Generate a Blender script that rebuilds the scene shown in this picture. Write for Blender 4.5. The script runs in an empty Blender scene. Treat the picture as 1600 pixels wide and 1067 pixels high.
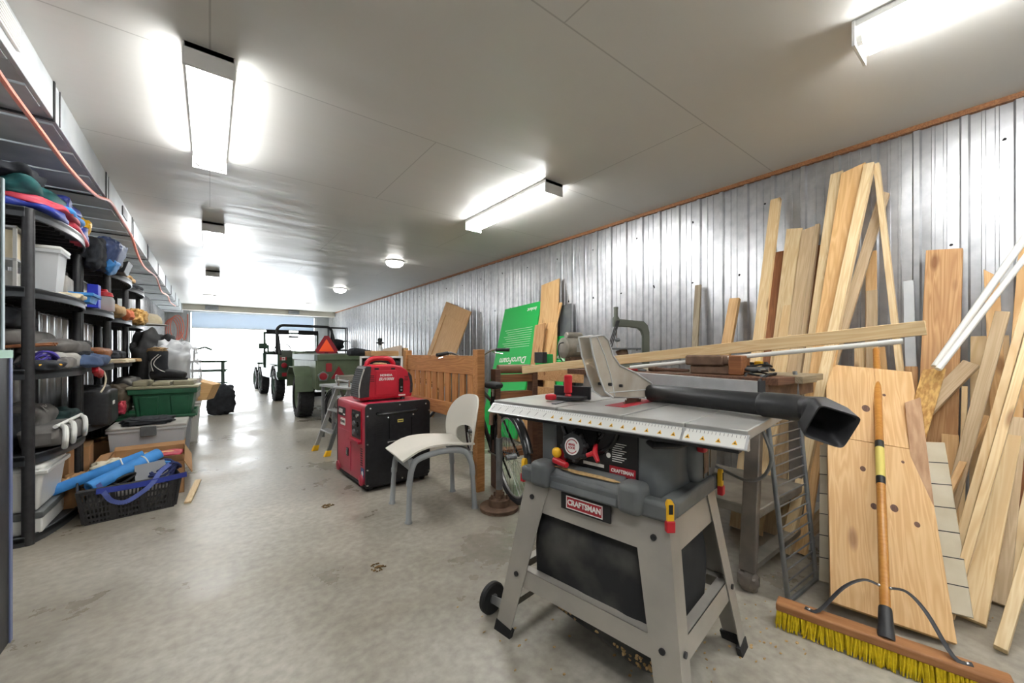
import bpy, math, random
from mathutils import Vector, Matrix, noise, Euler

scn = bpy.context.scene
COL = scn.collection
R = math.radians
random.seed(7)

# ------------------------------------------------------------------ camera, sky, exposure
EYE = 1.10                      # camera height
FPX = 616.0                     # focal length in pixels of the 1600 x 1067 photograph
YAW = math.atan((800 - 328) / FPX)   # the hall runs along +Y, the camera looks to the right of it
SY, CY = math.sin(YAW), math.cos(YAW)
cam = bpy.data.cameras.new('camera')
cam.sensor_width = 36
cam.lens = FPX / 1600 * 36
cam.shift_y = (551 - 533.5) / 1600
cam.clip_start = 0.05
cam_o = bpy.data.objects.new('camera', cam)
cam_o.location = (0, 0, EYE)
cam_o.rotation_euler = (R(90), 0, -YAW)
COL.objects.link(cam_o)
scn.camera = cam_o

w = bpy.data.worlds.new('overcast_sky')
scn.world = w
w.use_nodes = True
w.node_tree.nodes['Background'].inputs[0].default_value = (0.93, 0.97, 1.0, 1)
w.node_tree.nodes['Background'].inputs[1].default_value = 8.5

vs = scn.view_settings
vs.view_transform = 'Standard'
vs.look = 'None'
vs.gamma = 1
vs.use_curve_mapping = False
vs.exposure = 0.75
TUBE = 26.0                     # brightness of the fluorescent tubes
DOME = 9.0

CEIL = 2.53
WR, WL, YF, YB = 3.556, -1.11, 16.0, -3.0


# ------------------------------------------------------------------ where a photograph point stands in the hall
def ray(px, py):
    a, b = (px - 800) / FPX, (551 - py) / FPX
    return Vector((SY + CY * a, CY - SY * a, b))


def fl(px, py, z=0.0):          # on the level plane z
    r = ray(px, py)
    return Vector((0, 0, EYE)) + r * ((z - EYE) / r.z)


def wx(px, py, X):              # on the plane X = const
    r = ray(px, py)
    return Vector((0, 0, EYE)) + r * (X / r.x)


def wd(px, py, D):              # at depth D
    return Vector((0, 0, EYE)) + ray(px, py) * D


def proj(p):
    d = SY * p[0] + CY * p[1]
    return 800 + FPX * (CY * p[0] - SY * p[1]) / d, 551 - FPX * (p[2] - EYE) / d


# ------------------------------------------------------------------ materials
def lin(h):
    h = h.lstrip('#')
    c = [int(h[i:i + 2], 16) / 255 for i in (0, 2, 4)]
    return tuple(x / 12.92 if x <= .04045 else ((x + .055) / 1.055) ** 2.4 for x in c) + (1,)


def N(nt, kind, **kw):
    n = nt.nodes.new(kind)
    for k, v in kw.items():
        if k.startswith('i_'):
            n.inputs[k[2:].replace('_', ' ')].default_value = v
        else:
            setattr(n, k, v)
    return n


def pbr(name, col, rough=.5, metal=0., col2=None, scale=8., stretch=(1, 1, 1), bump=0., lo=.35, hi=.65,
        alpha=1., trans=0., coat=0., detail=4., bscale=None, rand=0.):
    m = bpy.data.materials.new(name)
    m.use_nodes = True
    nt = m.node_tree
    b = nt.nodes['Principled BSDF']
    b.inputs['Roughness'].default_value = rough
    b.inputs['Metallic'].default_value = metal
    b.inputs['Alpha'].default_value = alpha
    b.inputs['Transmission Weight'].default_value = trans
    b.inputs['Coat Weight'].default_value = coat
    c = lin(col)
    b.inputs['Base Color'].default_value = c
    tc = N(nt, 'ShaderNodeTexCoord')
    mp = N(nt, 'ShaderNodeMapping')
    mp.inputs['Scale'].default_value = stretch
    nt.links.new(tc.outputs['Object'], mp.inputs[0])
    vec = mp.outputs[0]
    if rand:
        oi = N(nt, 'ShaderNodeObjectInfo')
        ad = N(nt, 'ShaderNodeVectorMath', operation='MULTIPLY_ADD')
        ad.inputs[1].default_value = (37, 23, 11)
        nt.links.new(oi.outputs['Random'], ad.inputs[0])
        nt.links.new(vec, ad.inputs[2])
        vec = ad.outputs[0]
    if col2:
        nz = N(nt, 'ShaderNodeTexNoise')
        nz.inputs['Scale'].default_value = scale
        nz.inputs['Detail'].default_value = detail
        nt.links.new(vec, nz.inputs['Vector'])
        rp = N(nt, 'ShaderNodeValToRGB')
        rp.color_ramp.elements[0].position = lo
        rp.color_ramp.elements[1].position = hi
        rp.color_ramp.elements[0].color = c
        rp.color_ramp.elements[1].color = lin(col2)
        nt.links.new(nz.outputs[0], rp.inputs[0])
        out = rp.outputs[0]
        if rand:
            hs = N(nt, 'ShaderNodeHueSaturation')
            mr = N(nt, 'ShaderNodeMapRange')
            mr.inputs['To Min'].default_value = 1 - rand
            mr.inputs['To Max'].default_value = 1 + rand
            nt.links.new(oi.outputs['Random'], mr.inputs[0])
            nt.links.new(mr.outputs[0], hs.inputs['Value'])
            nt.links.new(out, hs.inputs['Color'])
            out = hs.outputs[0]
        nt.links.new(out, b.inputs['Base Color'])
    if bump:
        bz = N(nt, 'ShaderNodeTexNoise')
        bz.inputs['Scale'].default_value = bscale or scale
        bz.inputs['Detail'].default_value = 5
        nt.links.new(vec, bz.inputs['Vector'])
        bp = N(nt, 'ShaderNodeBump')
        bp.inputs['Strength'].default_value = bump
        bp.inputs['Distance'].default_value = .01
        nt.links.new(bz.outputs[0], bp.inputs['Height'])
        nt.links.new(bp.outputs[0], b.inputs['Normal'])
    return m


def wood(name, c1, c2, knot='7a4a22', rough=.6, ring=14., rand=.09, knots=.5):
    """sawn timber: grain runs along the object's own x axis, with growth bands and a few knots"""
    m = bpy.data.materials.new(name)
    m.use_nodes = True
    nt = m.node_tree
    b = nt.nodes['Principled BSDF']
    b.inputs['Roughness'].default_value = rough
    tc = N(nt, 'ShaderNodeTexCoord')
    oi = N(nt, 'ShaderNodeObjectInfo')
    ad = N(nt, 'ShaderNodeVectorMath', operation='MULTIPLY_ADD')
    ad.inputs[1].default_value = (17, 13, 5)
    nt.links.new(oi.outputs['Random'], ad.inputs[0])
    nt.links.new(tc.outputs['Object'], ad.inputs[2])
    mp = N(nt, 'ShaderNodeMapping')
    mp.inputs['Scale'].default_value = (.9, ring, ring)
    nt.links.new(ad.outputs[0], mp.inputs[0])
    n1 = N(nt, 'ShaderNodeTexNoise')
    n1.inputs['Scale'].default_value = 1.6
    n1.inputs['Detail'].default_value = 2
    n1.inputs['Distortion'].default_value = .6
    nt.links.new(mp.outputs[0], n1.inputs['Vector'])
    mu = N(nt, 'ShaderNodeMath', operation='MULTIPLY')
    mu.inputs[1].default_value = 7
    nt.links.new(n1.outputs[0], mu.inputs[0])
    fr = N(nt, 'ShaderNodeMath', operation='PINGPONG')
    fr.inputs[1].default_value = .5
    nt.links.new(mu.outputs[0], fr.inputs[0])
    rp = N(nt, 'ShaderNodeValToRGB')
    rp.color_ramp.elements[0].position = .08
    rp.color_ramp.elements[1].position = .5
    rp.color_ramp.elements[0].color = lin(c2)
    rp.color_ramp.elements[1].color = lin(c1)
    nt.links.new(fr.outputs[0], rp.inputs[0])
    mp2 = N(nt, 'ShaderNodeMapping')
    mp2.inputs['Scale'].default_value = (2.2, 7, 7)
    nt.links.new(ad.outputs[0], mp2.inputs[0])
    vo = N(nt, 'ShaderNodeTexVoronoi')
    vo.inputs['Scale'].default_value = 1.0
    nt.links.new(mp2.outputs[0], vo.inputs['Vector'])
    kr = N(nt, 'ShaderNodeValToRGB')
    kr.color_ramp.elements[0].position = .07
    kr.color_ramp.elements[1].position = .15
    kr.color_ramp.elements[0].color = (knots, knots, knots, 1)
    kr.color_ramp.elements[1].color = (0, 0, 0, 1)
    nt.links.new(vo.outputs['Distance'], kr.inputs[0])
    mx = N(nt, 'ShaderNodeMix', data_type='RGBA')
    nt.links.new(kr.outputs[0], mx.inputs[0])
    nt.links.new(rp.outputs[0], mx.inputs[6])
    mx.inputs[7].default_value = lin(knot)
    hs = N(nt, 'ShaderNodeHueSaturation')
    mr = N(nt, 'ShaderNodeMapRange')
    mr.inputs['To Min'].default_value = 1 - rand
    mr.inputs['To Max'].default_value = 1 + rand
    nt.links.new(oi.outputs['Random'], mr.inputs[0])
    nt.links.new(mr.outputs[0], hs.inputs['Value'])
    nt.links.new(mx.outputs[2], hs.inputs['Color'])
    nt.links.new(hs.outputs[0], b.inputs['Base Color'])
    bp = N(nt, 'ShaderNodeBump')
    bp.inputs['Strength'].default_value = .15
    bp.inputs['Distance'].default_value = .004
    nt.links.new(n1.outputs[0], bp.inputs['Height'])
    nt.links.new(bp.outputs[0], b.inputs['Normal'])
    return m


def glow(name, col, strength):
    m = bpy.data.materials.new(name)
    m.use_nodes = True
    b = m.node_tree.nodes['Principled BSDF']
    b.inputs['Base Color'].default_value = lin(col)
    b.inputs['Emission Color'].default_value = lin(col)
    b.inputs['Emission Strength'].default_value = strength
    return m


M = dict(
    pine=wood('pine', 'e5cc9f', 'd9b988', knots=.75),
    pine_pale=wood('pale_pine', 'e6d0a6', 'd8bb8c', knots=.5),
    pine_orange=wood('orange_pine', 'dfb983', 'd0a46c', knots=.7),
    pine_grey=wood('weathered_pine', 'd2bb98', 'c3a984', knots=.4),
    pine_old=wood('old_fir', 'c39a6a', 'aa7d4f', knots=.8),
    brown_wood=wood('brown_wood', '9a6339', '83502c', knots=.1),
    dark_wood=wood('dark_wood', '6d4a33', '573726', knots=.2),
    bench_wood=wood('cedar', 'bd8650', 'a5703e', knots=.25),
    oak=wood('varnished_oak', 'd3ab78', 'c79b68', knots=0, rand=.02),
    ply=wood('plywood', 'dcc195', 'cfb081', knots=0, ring=5),
    drift=wood('grey_board', '9d9078', '85775f', knots=.1),
    osb=pbr('strand_board', 'd8b06a', .7, col2='a97b3d', scale=26, stretch=(1, 2.5, 1), bump=.3, lo=.4, hi=.6),
    varnish=wood('varnished_handle', 'c98f45', 'bd8038', knots=0, rand=0, rough=.35),
    galv=pbr('galvanised_sheet', 'c6c7c8', .31, .84, col2='b0b2b5', scale=14, bump=.012, lo=.3, hi=.7),
    galv_dull=pbr('dull_sheet_metal', 'c6cacb', .5, .35, col2='b5babd', scale=5),
    white_paint=pbr('white_paint', 'e9e9e6', .45),
    black_plastic=pbr('black_plastic', '232325', .48, col2='2e2e30', scale=30, bump=.05),
    black=pbr('black_rubber', '161617', .7, col2='202021', scale=20),
    black_gloss=pbr('black_gloss', '0f0f11', .22),
    dark_cloth=pbr('dark_cloth', '24262a', .9, col2='33363b', scale=12, bump=.35),
    grey_cloth=pbr('grey_cloth', '5f5d5a', .9, col2='75726e', scale=10, bump=.35),
    light_cloth=pbr('light_cloth', 'b9b7b0', .9, col2='a19f99', scale=10, bump=.35),
    cream=pbr('cream_cloth', 'd9cfb8', .85, col2='c4b798', scale=10, bump=.3),
    teal=pbr('teal_nylon', '1b4a4f', .6, col2='24625f', scale=6, bump=.3),
    blue=pbr('blue_nylon', '2a3ea0', .5, col2='22307f', scale=6, bump=.3),
    pinkred=pbr('red_nylon', 'd2454f', .5, col2='b02e48', scale=6, bump=.3),
    skyblue=pbr('blue_foam', '3f8fd6', .65, col2='3580c4', scale=14, bump=.2),
    denim=pbr('denim', '3a4a66', .9, col2='4a5c7c', scale=14, bump=.3),
    puffy=pbr('blue_grey_puffer', '4d5f8a', .55, col2='3e4d75', scale=7, bump=.3),
    yellow=pbr('yellow_plastic', 'e8b21a', .5),
    red=pbr('red_plastic', 'c01e2a', .4),
    gen_red=pbr('red_sheet_metal', 'a81d35', .35, col2='b5304a', scale=4),
    honda_red=pbr('red_housing', 'c4162f', .42, col2='b01029', scale=5),
    dust=pbr('dusty_metal', '7f7b72', .55, .5, col2='9d968a', scale=9, bump=.1),
    chrome=pbr('bright_steel', 'c8c8c8', .25, .95),
    steel=pbr('grey_steel', '8b8d8f', .4, .7, col2='777a7c', scale=12),
    rust=pbr('rusty_iron', '6c5546', .8, .35, col2='8a6f5a', scale=16, bump=.3),
    saw_grey=pbr('dark_grey_casting', '565a5c', .5, col2='6a6d6c', scale=7, bump=.08),
    saw_leg=pbr('grey_hammered_sheet', 'a39f97', .45, .35, col2='b1aca2', scale=5, bump=.05),
    saw_top=pbr('cast_table', '9b9b98', .42, .45, col2='adaca7', scale=6),
    alu=pbr('aluminium', 'c3c5c6', .38, .7, col2='b3b5b6', scale=10),
    chair_shell=pbr('grey_white_plastic', 'd3cfc4', .45),
    chair_leg=pbr('grey_plastic', '9ca0a2', .45),
    card=pbr('cardboard', 'b58a5e', .85, col2='a67c52', scale=5),
    card_in=pbr('cardboard_inside', '9d734a', .85),
    green_foam=pbr('green_foam_board', '12b04e', .5),
    green_tote=pbr('green_plastic', '2f6b4a', .45, col2='2a6044', scale=8),
    beige_tote=pbr('beige_plastic', 'a39d83', .5),
    olive=pbr('olive_paint', '555a4e', .5, col2='61665a', scale=5),
    jeep_green=pbr('dark_green_paint', '2d4636', .4, col2='38503e', scale=4),
    trailer_green=pbr('army_green_paint', '556249', .5, col2='627057', scale=5),
    trailer_grey=pbr('grey_green_paint', '7f8c88', .5),
    tyre=pbr('tyre_rubber', '28282b', .8, col2='343437', scale=18, bump=.15),
    orange=glow('fluorescent_orange', 'f2531c', .12),
    orange_cord=pbr('orange_cord', 'e88a76', .5),
    clear=pbr('clear_plastic', 'dfe4e6', .25, alpha=.45),
    frost=pbr('frosted_plastic', 'dfe2e4', .35, alpha=.6),
    haze=pbr('scratched_clear_plastic', 'cfc7b9', .35, col2='b5ab9b', scale=9, alpha=.55),
    white_plastic=pbr('white_plastic', 'e4e4df', .4),
    bristle=pbr('yellow_bristle', 'e6cb22', .6, col2='cdb014', scale=60),
    sawdust=pbr('sawdust', 'c8a878', .95, col2='a98856', scale=60, bump=.4),
    tube=glow('fluorescent_tube', 'ffffff', TUBE),
    dome=glow('lit_glass_dome', 'fffdf8', DOME),
    label_white=pbr('white_label', 'e8e6e0', .6),
    label_yellow=pbr('yellow_label', 'd9c86a', .6),
    label_red=pbr('red_label', 'a3242e', .5),
    label_black=pbr('black_label', '1a1a1b', .5),
    grass_cloth=pbr('dark_green_cloth', '1d3030', .9, col2='27423f', scale=8, bump=.3),
    tan=pbr('tan_cloth', 'a98c62', .9, col2='8d7049', scale=9, bump=.3),
    purple=pbr('purple_cord', '4b3f9e', .7),
    lens_red=pbr('red_lens', '9c2430', .3),
    glass=pbr('window_glass', 'f0f6f8', .05, alpha=.12),
    snow=pbr('snowy_ground', 'f2f4f6', .9),
    door_white=pbr('translucent_white_panel', 'dfe7f0', .5),
    beam=pbr('painted_beam', 'd2cdbf', .5),
    trim_wood=wood('trim_board', '9a6a42', '7f5432', knots=.1),
    brass=pbr('gold_metal', 'b99343', .35, .8),
    pink=pbr('pink_plastic', 'c95a86', .5),
)


# ------------------------------------------------------------------ mesh building
class MB:
    def __init__(self):
        self.v, self.f, self.m = [], [], []

    def add(self, vs, fs, T=None, mi=0):
        o = len(self.v)
        self.v += [tuple(T @ Vector(p)) if T is not None else tuple(p) for p in vs]
        self.f += [tuple(i + o for i in q) for q in fs]
        self.m += [mi] * len(fs)
        return self

    def bx(self, x0, x1, y0, y1, z0, z1, T=None, mi=0):
        return self.add([(x0, y0, z0), (x1, y0, z0), (x1, y1, z0), (x0, y1, z0), (x0, y0, z1), (x1, y0, z1), (x1, y1, z1), (x0, y1, z1)],
                        [(3, 2, 1, 0), (4, 5, 6, 7), (0, 1, 5, 4), (1, 2, 6, 5), (2, 3, 7, 6), (3, 0, 4, 7)], T, mi)

    def hexa(self, b, t, mi=0):      # bottom 4 points, top 4 points
        return self.add(list(b) + list(t), [(3, 2, 1, 0), (4, 5, 6, 7), (0, 1, 5, 4), (1, 2, 6, 5), (2, 3, 7, 6), (3, 0, 4, 7)], None, mi)

    def tube(self, pts, r, n=10, closed=False, caps=True, T=None, mi=0, flat=1.0):
        pts = [Vector(p) for p in pts]
        k = len(pts)
        rs = r if isinstance(r, (list, tuple)) else [r] * k
        vs, fs = [], []
        up = None
        for i, p in enumerate(pts):
            a = pts[(i - 1) % k] if (closed or i) else p
            b = pts[(i + 1) % k] if (closed or i < k - 1) else p
            t = (b - a).normalized()
            if up is None:
                up = Vector((0, 0, 1)) if abs(t.z) < .9 else Vector((1, 0, 0))
            s = t.cross(up)
            if s.length < 1e-6:
                s = t.orthogonal()
            s.normalize()
            up = s.cross(t).normalized()
            for j in range(n):
                q = 2 * math.pi * j / n
                vs.append(p + s * (math.cos(q) * rs[i]) + up * (math.sin(q) * rs[i] * flat))
        for i in range(k if closed else k - 1):
            for j in range(n):
                a, b = i * n + j, i * n + (j + 1) % n
                c, d = ((i + 1) % k) * n + (j + 1) % n, ((i + 1) % k) * n + j
                fs.append((a, d, c, b)[::-1])
        if caps and not closed:
            fs.append(tuple(range(n))[::-1])
            fs.append(tuple(range((k - 1) * n, k * n)))
        return self.add(vs, fs, T, mi)

    def cyl(self, p0, p1, r0, r1=None, n=16, mi=0, T=None):
        return self.tube([p0, p1], [r0, r0 if r1 is None else r1], n, T=T, mi=mi)

    def lathe(self, prof, n=28, T=None, mi=0):
        vs, fs = [], []
        for r, z in prof:
            for j in range(n):
                q = 2 * math.pi * j / n
                vs.append((max(r, 1e-4) * math.cos(q), max(r, 1e-4) * math.sin(q), z))
        for i in range(len(prof) - 1):
            for j in range(n):
                a, b = i * n + j, i * n + (j + 1) % n
                fs.append((a, b, b + n, a + n))
        return self.add(vs, fs, T, mi)

    def prism(self, poly, z0, z1, T=None, mi=0):
        k = len(poly)
        vs = [(x, y, z0) for x, y in poly] + [(x, y, z1) for x, y in poly]
        fs = [tuple(range(k))[::-1], tuple(range(k, 2 * k))] + [(i, (i + 1) % k, (i + 1) % k + k, i + k) for i in range(k)]
        return self.add(vs, fs, T, mi)

    def sheet(self, fn, nu, nv, th, T=None, mi=0):   # fn(u,v)->point; solid with thickness th
        P = [[Vector(fn(i / nu, j / nv)) for j in range(nv + 1)] for i in range(nu + 1)]
        vs, fs = [], []
        W = nv + 1
        top = []
        for i in range(nu + 1):
            for j in range(W):
                du = P[min(i + 1, nu)][j] - P[max(i - 1, 0)][j]
                dv = P[i][min(j + 1, nv)] - P[i][max(j - 1, 0)]
                nn = du.cross(dv)
                nn = nn.normalized() if nn.length > 1e-9 else Vector((0, 0, 1))
                vs.append(P[i][j])
                top.append(P[i][j] + nn * th)
        o = len(vs)
        vs += top
        for i in range(nu):
            for j in range(nv):
                a, b, c, d = i * W + j, (i + 1) * W + j, (i + 1) * W + j + 1, i * W + j + 1
                fs += [(d, c, b, a), (a + o, b + o, c + o, d + o)]
        rim = [i * W for i in range(nu + 1)] + [nu * W + j for j in range(1, W)] + [i * W + nv for i in range(nu - 1, -1, -1)] + [j for j in range(nv - 1, 0, -1)]
        for i, a in enumerate(rim):
            b = rim[(i + 1) % len(rim)]
            fs.append((a, b, b + o, a + o))
        return self.add(vs, fs, T, mi)

    def blob(self, c, s, e=.6, amp=.12, fr=4., seed=0, nu=22, nv=12, T=None, mi=0, zc=0.):
        """soft pillow-like lump of half sizes s: superellipsoid with noise folds"""
        vs, fs = [], []
        sg = lambda x, p: math.copysign(abs(x) ** p, x)
        for i in range(nv + 1):
            la = -math.pi / 2 + math.pi * i / nv
            for j in range(nu):
                lo = 2 * math.pi * j / nu
                p = Vector((sg(math.cos(la), e) * sg(math.cos(lo), e), sg(math.cos(la), e) * sg(math.sin(lo), e), sg(math.sin(la), e)))
                q = Vector((p.x * s[0], p.y * s[1], p.z * s[2]))
                d = 1 + amp * noise.noise(q * fr / max(s) * .5 + Vector((seed * 3.1, seed * 1.7, seed))) * 2
                if fr >= 6:
                    d += amp * .55 * noise.noise(q * fr * 1.6 / max(s) * .5 + Vector((seed, 7, 3))) + amp * .35 * abs(noise.noise(q * fr * 3.4 / max(s) * .5 + Vector((5, seed, 1))))
                q *= d
                if zc:
                    q.z = max(q.z, -s[2] * zc)
                vs.append(Vector(c) + q)
        for i in range(nv):
            for j in range(nu):
                a, b = i * nu + j, i * nu + (j + 1) % nu
                fs.append((a, b, b + nu, a + nu))
        return self.add(vs, fs, T, mi)

    def build(self, name, mat, parent=None, origin=None, rot=None, bevel=0., seg=2, ang=35, sub=0, weld=False):
        me = bpy.data.meshes.new(name)
        vs = self.v
        if rot is not None or origin is not None:
            T = Matrix.Translation(origin or (0, 0, 0)) @ (rot.to_4x4() if rot is not None else Matrix())
            Ti = T.inverted()
            vs = [tuple(Ti @ Vector(p)) for p in vs]
        me.from_pydata(vs, [], self.f)
        for mm in (mat if isinstance(mat, (list, tuple)) else [mat]):
            me.materials.append(M[mm] if isinstance(mm, str) else mm)
        me.polygons.foreach_set('material_index', self.m)
        me.polygons.foreach_set('use_smooth', [True] * len(me.polygons))
        me.validate()
        me.update()
        me.set_sharp_from_angle(angle=R(ang))
        o = bpy.data.objects.new(name, me)
        COL.objects.link(o)
        if parent is not None:
            o.parent = parent
        if rot is not None or origin is not None:
            o.matrix_basis = T
        if bevel:
            md = o.modifiers.new('bevel', 'BEVEL')
            md.width, md.segments, md.limit_method, md.angle_limit = bevel, seg, 'ANGLE', R(40)
        if sub:
            md = o.modifiers.new('subdivision', 'SUBSURF')
            md.levels = md.render_levels = sub
        return o


def tag(o, label, cat, group=None, kind=None):
    o['label'] = label
    o['category'] = cat
    if group:
        o['group'] = group
    if kind:
        o['kind'] = kind
    return o


def thing(name, label, cat, loc=(0, 0, 0), rz=0., group=None):
    o = bpy.data.objects.new(name, None)
    o.empty_display_size = .1
    o.location = loc
    o.rotation_euler = (0, 0, rz)
    COL.objects.link(o)
    return tag(o, label, cat, group)


def struct(name, mb, mat, parent=None, **kw):
    o = mb.build(name, mat, parent, **kw)
    if parent is None:
        o['kind'] = 'structure'
    return o


def copy_tree(o, parent=None, label=None):
    c = o.copy()
    COL.objects.link(c)
    if parent is not None:
        c.parent = parent
    if label:
        c['label'] = label
    for ch in list(o.children):
        copy_tree(ch, c)
    return c


def frame(origin, right, up):        # matrix with x = right, y = up, z = facing
    r = Vector(right).normalized()
    u = Vector(up)
    u = (u - r * u.dot(r)).normalized()
    n = r.cross(u)
    return Matrix(((r.x, u.x, n.x, origin[0]), (r.y, u.y, n.y, origin[1]), (r.z, u.z, n.z, origin[2]), (0, 0, 0, 1)))


def text(s, size, T, mat, parent=None, name='lettering', bold=0., shear=0., depth=.0008, sx=1., spacing=1.):
    cu = bpy.data.curves.new(name, 'FONT')
    cu.body = s
    cu.size = size
    cu.align_x, cu.align_y = 'CENTER', 'CENTER'
    cu.extrude = depth
    cu.offset = bold
    cu.shear = shear
    cu.space_character = spacing
    cu.resolution_u = 3
    ob = bpy.data.objects.new(name, cu)
    COL.objects.link(ob)
    bpy.context.view_layer.update()
    me = bpy.data.meshes.new_from_object(ob.evaluated_get(bpy.context.evaluated_depsgraph_get()))
    bpy.data.objects.remove(ob)
    bpy.data.curves.remove(cu)
    me.name = name
    me.materials.clear()
    me.materials.append(M[mat])
    o = bpy.data.objects.new(name, me)
    COL.objects.link(o)
    if parent is not None:
        o.parent = parent
    o.matrix_basis = T @ Matrix.Diagonal((sx, 1, 1, 1))
    return o


def arc(c, r, a0, a1, n, ax='xz'):
    out = []
    for i in range(n + 1):
        q = a0 + (a1 - a0) * i / n
        u, v = r * math.cos(q), r * math.sin(q)
        p = Vector(c)
        out.append(p + (Vector((u, 0, v)) if ax == 'xz' else Vector((0, u, v)) if ax == 'yz' else Vector((u, v, 0))))
    return out


def smooth_path(pts, n=6):
    pts = [Vector(p) for p in pts]
    out = []
    for i in range(len(pts) - 1):
        p0, p1, p2, p3 = pts[max(i - 1, 0)], pts[i], pts[i + 1], pts[min(i + 2, len(pts) - 1)]
        for k in range(n):
            t = k / n
            out.append(.5 * ((2 * p1) + (p2 - p0) * t + (2 * p0 - 5 * p1 + 4 * p2 - p3) * t * t + (3 * p1 - p0 - 3 * p2 + p3) * t ** 3))
    out.append(pts[-1])
    return out


# ------------------------------------------------------------------ the hall
def concrete():
    m = bpy.data.materials.new('concrete_floor')
    m.use_nodes = True
    nt = m.node_tree
    b = nt.nodes['Principled BSDF']
    tc = N(nt, 'ShaderNodeTexCoord')
    n1 = N(nt, 'ShaderNodeTexNoise', i_Scale=.9, i_Detail=8., i_Roughness=.65)
    n2 = N(nt, 'ShaderNodeTexNoise', i_Scale=26., i_Detail=6.)
    n3 = N(nt, 'ShaderNodeTexNoise', i_Scale=.55, i_Detail=5., i_Distortion=.8)
    for n in (n1, n2, n3):
        nt.links.new(tc.outputs['Object'], n.inputs['Vector'])
    r1 = N(nt, 'ShaderNodeValToRGB')
    e = r1.color_ramp.elements
    e[0].position, e[1].position = .3, .68
    e[0].color, e[1].color = lin('857f72'), lin('b9b5aa')
    x = e.new(.5)
    x.color = lin('a39e92')
    nt.links.new(n1.outputs[0], r1.inputs[0])
    r2 = N(nt, 'ShaderNodeValToRGB')
    r2.color_ramp.elements[0].position, r2.color_ramp.elements[1].position = .3, .7
    r2.color_ramp.elements[0].color, r2.color_ramp.elements[1].color = (.78, .77, .75, 1), (1.08, 1.08, 1.08, 1)
    nt.links.new(n2.outputs[0], r2.inputs[0])
    mx = N(nt, 'ShaderNodeMix', data_type='RGBA', blend_type='MULTIPLY')
    mx.inputs[0].default_value = 1
    nt.links.new(r1.outputs[0], mx.inputs[6])
    nt.links.new(r2.outputs[0], mx.inputs[7])
    # brown dirt in blotches
    dr = N(nt, 'ShaderNodeValToRGB')
    dr.color_ramp.elements[0].position, dr.color_ramp.elements[1].position = .52, .72
    dr.color_ramp.elements[0].color, dr.color_ramp.elements[1].color = (0, 0, 0, 1), (.55, .55, .55, 1)
    nt.links.new(n3.outputs[0], dr.inputs[0])
    mx2 = N(nt, 'ShaderNodeMix', data_type='RGBA')
    nt.links.new(dr.outputs[0], mx2.inputs[0])
    nt.links.new(mx.outputs[2], mx2.inputs[6])
    mx2.inputs[7].default_value = lin('857761')
    nt.links.new(mx2.outputs[2], b.inputs['Base Color'])
    rr = N(nt, 'ShaderNodeMapRange')
    rr.inputs['From Min'].default_value, rr.inputs['From Max'].default_value = .35, .65
    rr.inputs['To Min'].default_value, rr.inputs['To Max'].default_value = .22, .55
    nt.links.new(n1.outputs[0], rr.inputs[0])
    nt.links.new(rr.outputs[0], b.inputs['Roughness'])
    bp = N(nt, 'ShaderNodeBump', i_Strength=.12, i_Distance=.004)
    nt.links.new(n2.outputs[0], bp.inputs['Height'])
    nt.links.new(bp.outputs[0], b.inputs['Normal'])
    return m


def ceiling_sheet():
    m = bpy.data.materials.new('painted_ceiling_sheet')
    m.use_nodes = True
    nt = m.node_tree
    b = nt.nodes['Principled BSDF']
    b.inputs['Roughness'].default_value = .37
    b.inputs['Specular IOR Level'].default_value = .45
    tc = N(nt, 'ShaderNodeTexCoord')
    br = N(nt, 'ShaderNodeTexBrick')
    br.offset = .5
    for k, v in (('Scale', 1.), ('Mortar Size', .004), ('Brick Width', 2.44), ('Row Height', 1.22), ('Mortar Smooth', .1)):
        br.inputs[k].default_value = v
    br.inputs['Color1'].default_value = lin('d6d5d0')
    br.inputs['Color2'].default_value = lin('d3d2cd')
    br.inputs['Mortar'].default_value = lin('b7b6b1')
    nt.links.new(tc.outputs['Object'], br.inputs['Vector'])
    nt.links.new(br.outputs[0], b.inputs['Base Color'])
    mp = N(nt, 'ShaderNodeMapping')
    mp.inputs['Scale'].default_value = (.55, 2.6, 1)
    nt.links.new(tc.outputs['Object'], mp.inputs[0])
    nz = N(nt, 'ShaderNodeTexNoise', i_Scale=1.3, i_Detail=3.)
    nt.links.new(mp.outputs[0], nz.inputs['Vector'])
    bp = N(nt, 'ShaderNodeBump', i_Strength=.5, i_Distance=.03)
    nt.links.new(nz.outputs[0], bp.inputs['Height'])
    nt.links.new(bp.outputs[0], b.inputs['Normal'])
    return m


def translucent(name, col):
    m = bpy.data.materials.new(name)
    m.use_nodes = True
    nt = m.node_tree
    b = nt.nodes['Principled BSDF']
    b.inputs['Base Color'].default_value = lin(col)
    tr = N(nt, 'ShaderNodeBsdfTranslucent')
    tr.inputs[0].default_value = lin(col)
    mx = N(nt, 'ShaderNodeMixShader')
    mx.inputs[0].default_value = .22
    nt.links.new(b.outputs[0], mx.inputs[1])
    nt.links.new(tr.outputs[0], mx.inputs[2])
    nt.links.new(mx.outputs[0], nt.nodes['Material Output'].inputs[0])
    return m


M['door_white'] = translucent('translucent_door_panel', 'cfd9e4')
M['concrete'] = concrete()
M['ceiling'] = ceiling_sheet()

struct('floor', MB().bx(WL - .1, WR + .1, YB, YF, -.12, 0), 'concrete')
struct('ground', MB().bx(-40, 60, YF, 90, -.14, -.02), 'snow')
struct('ceiling', MB().bx(WL - .1, WR + .1, YB, YF, CEIL, CEIL + .1), 'ceiling')


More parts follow.
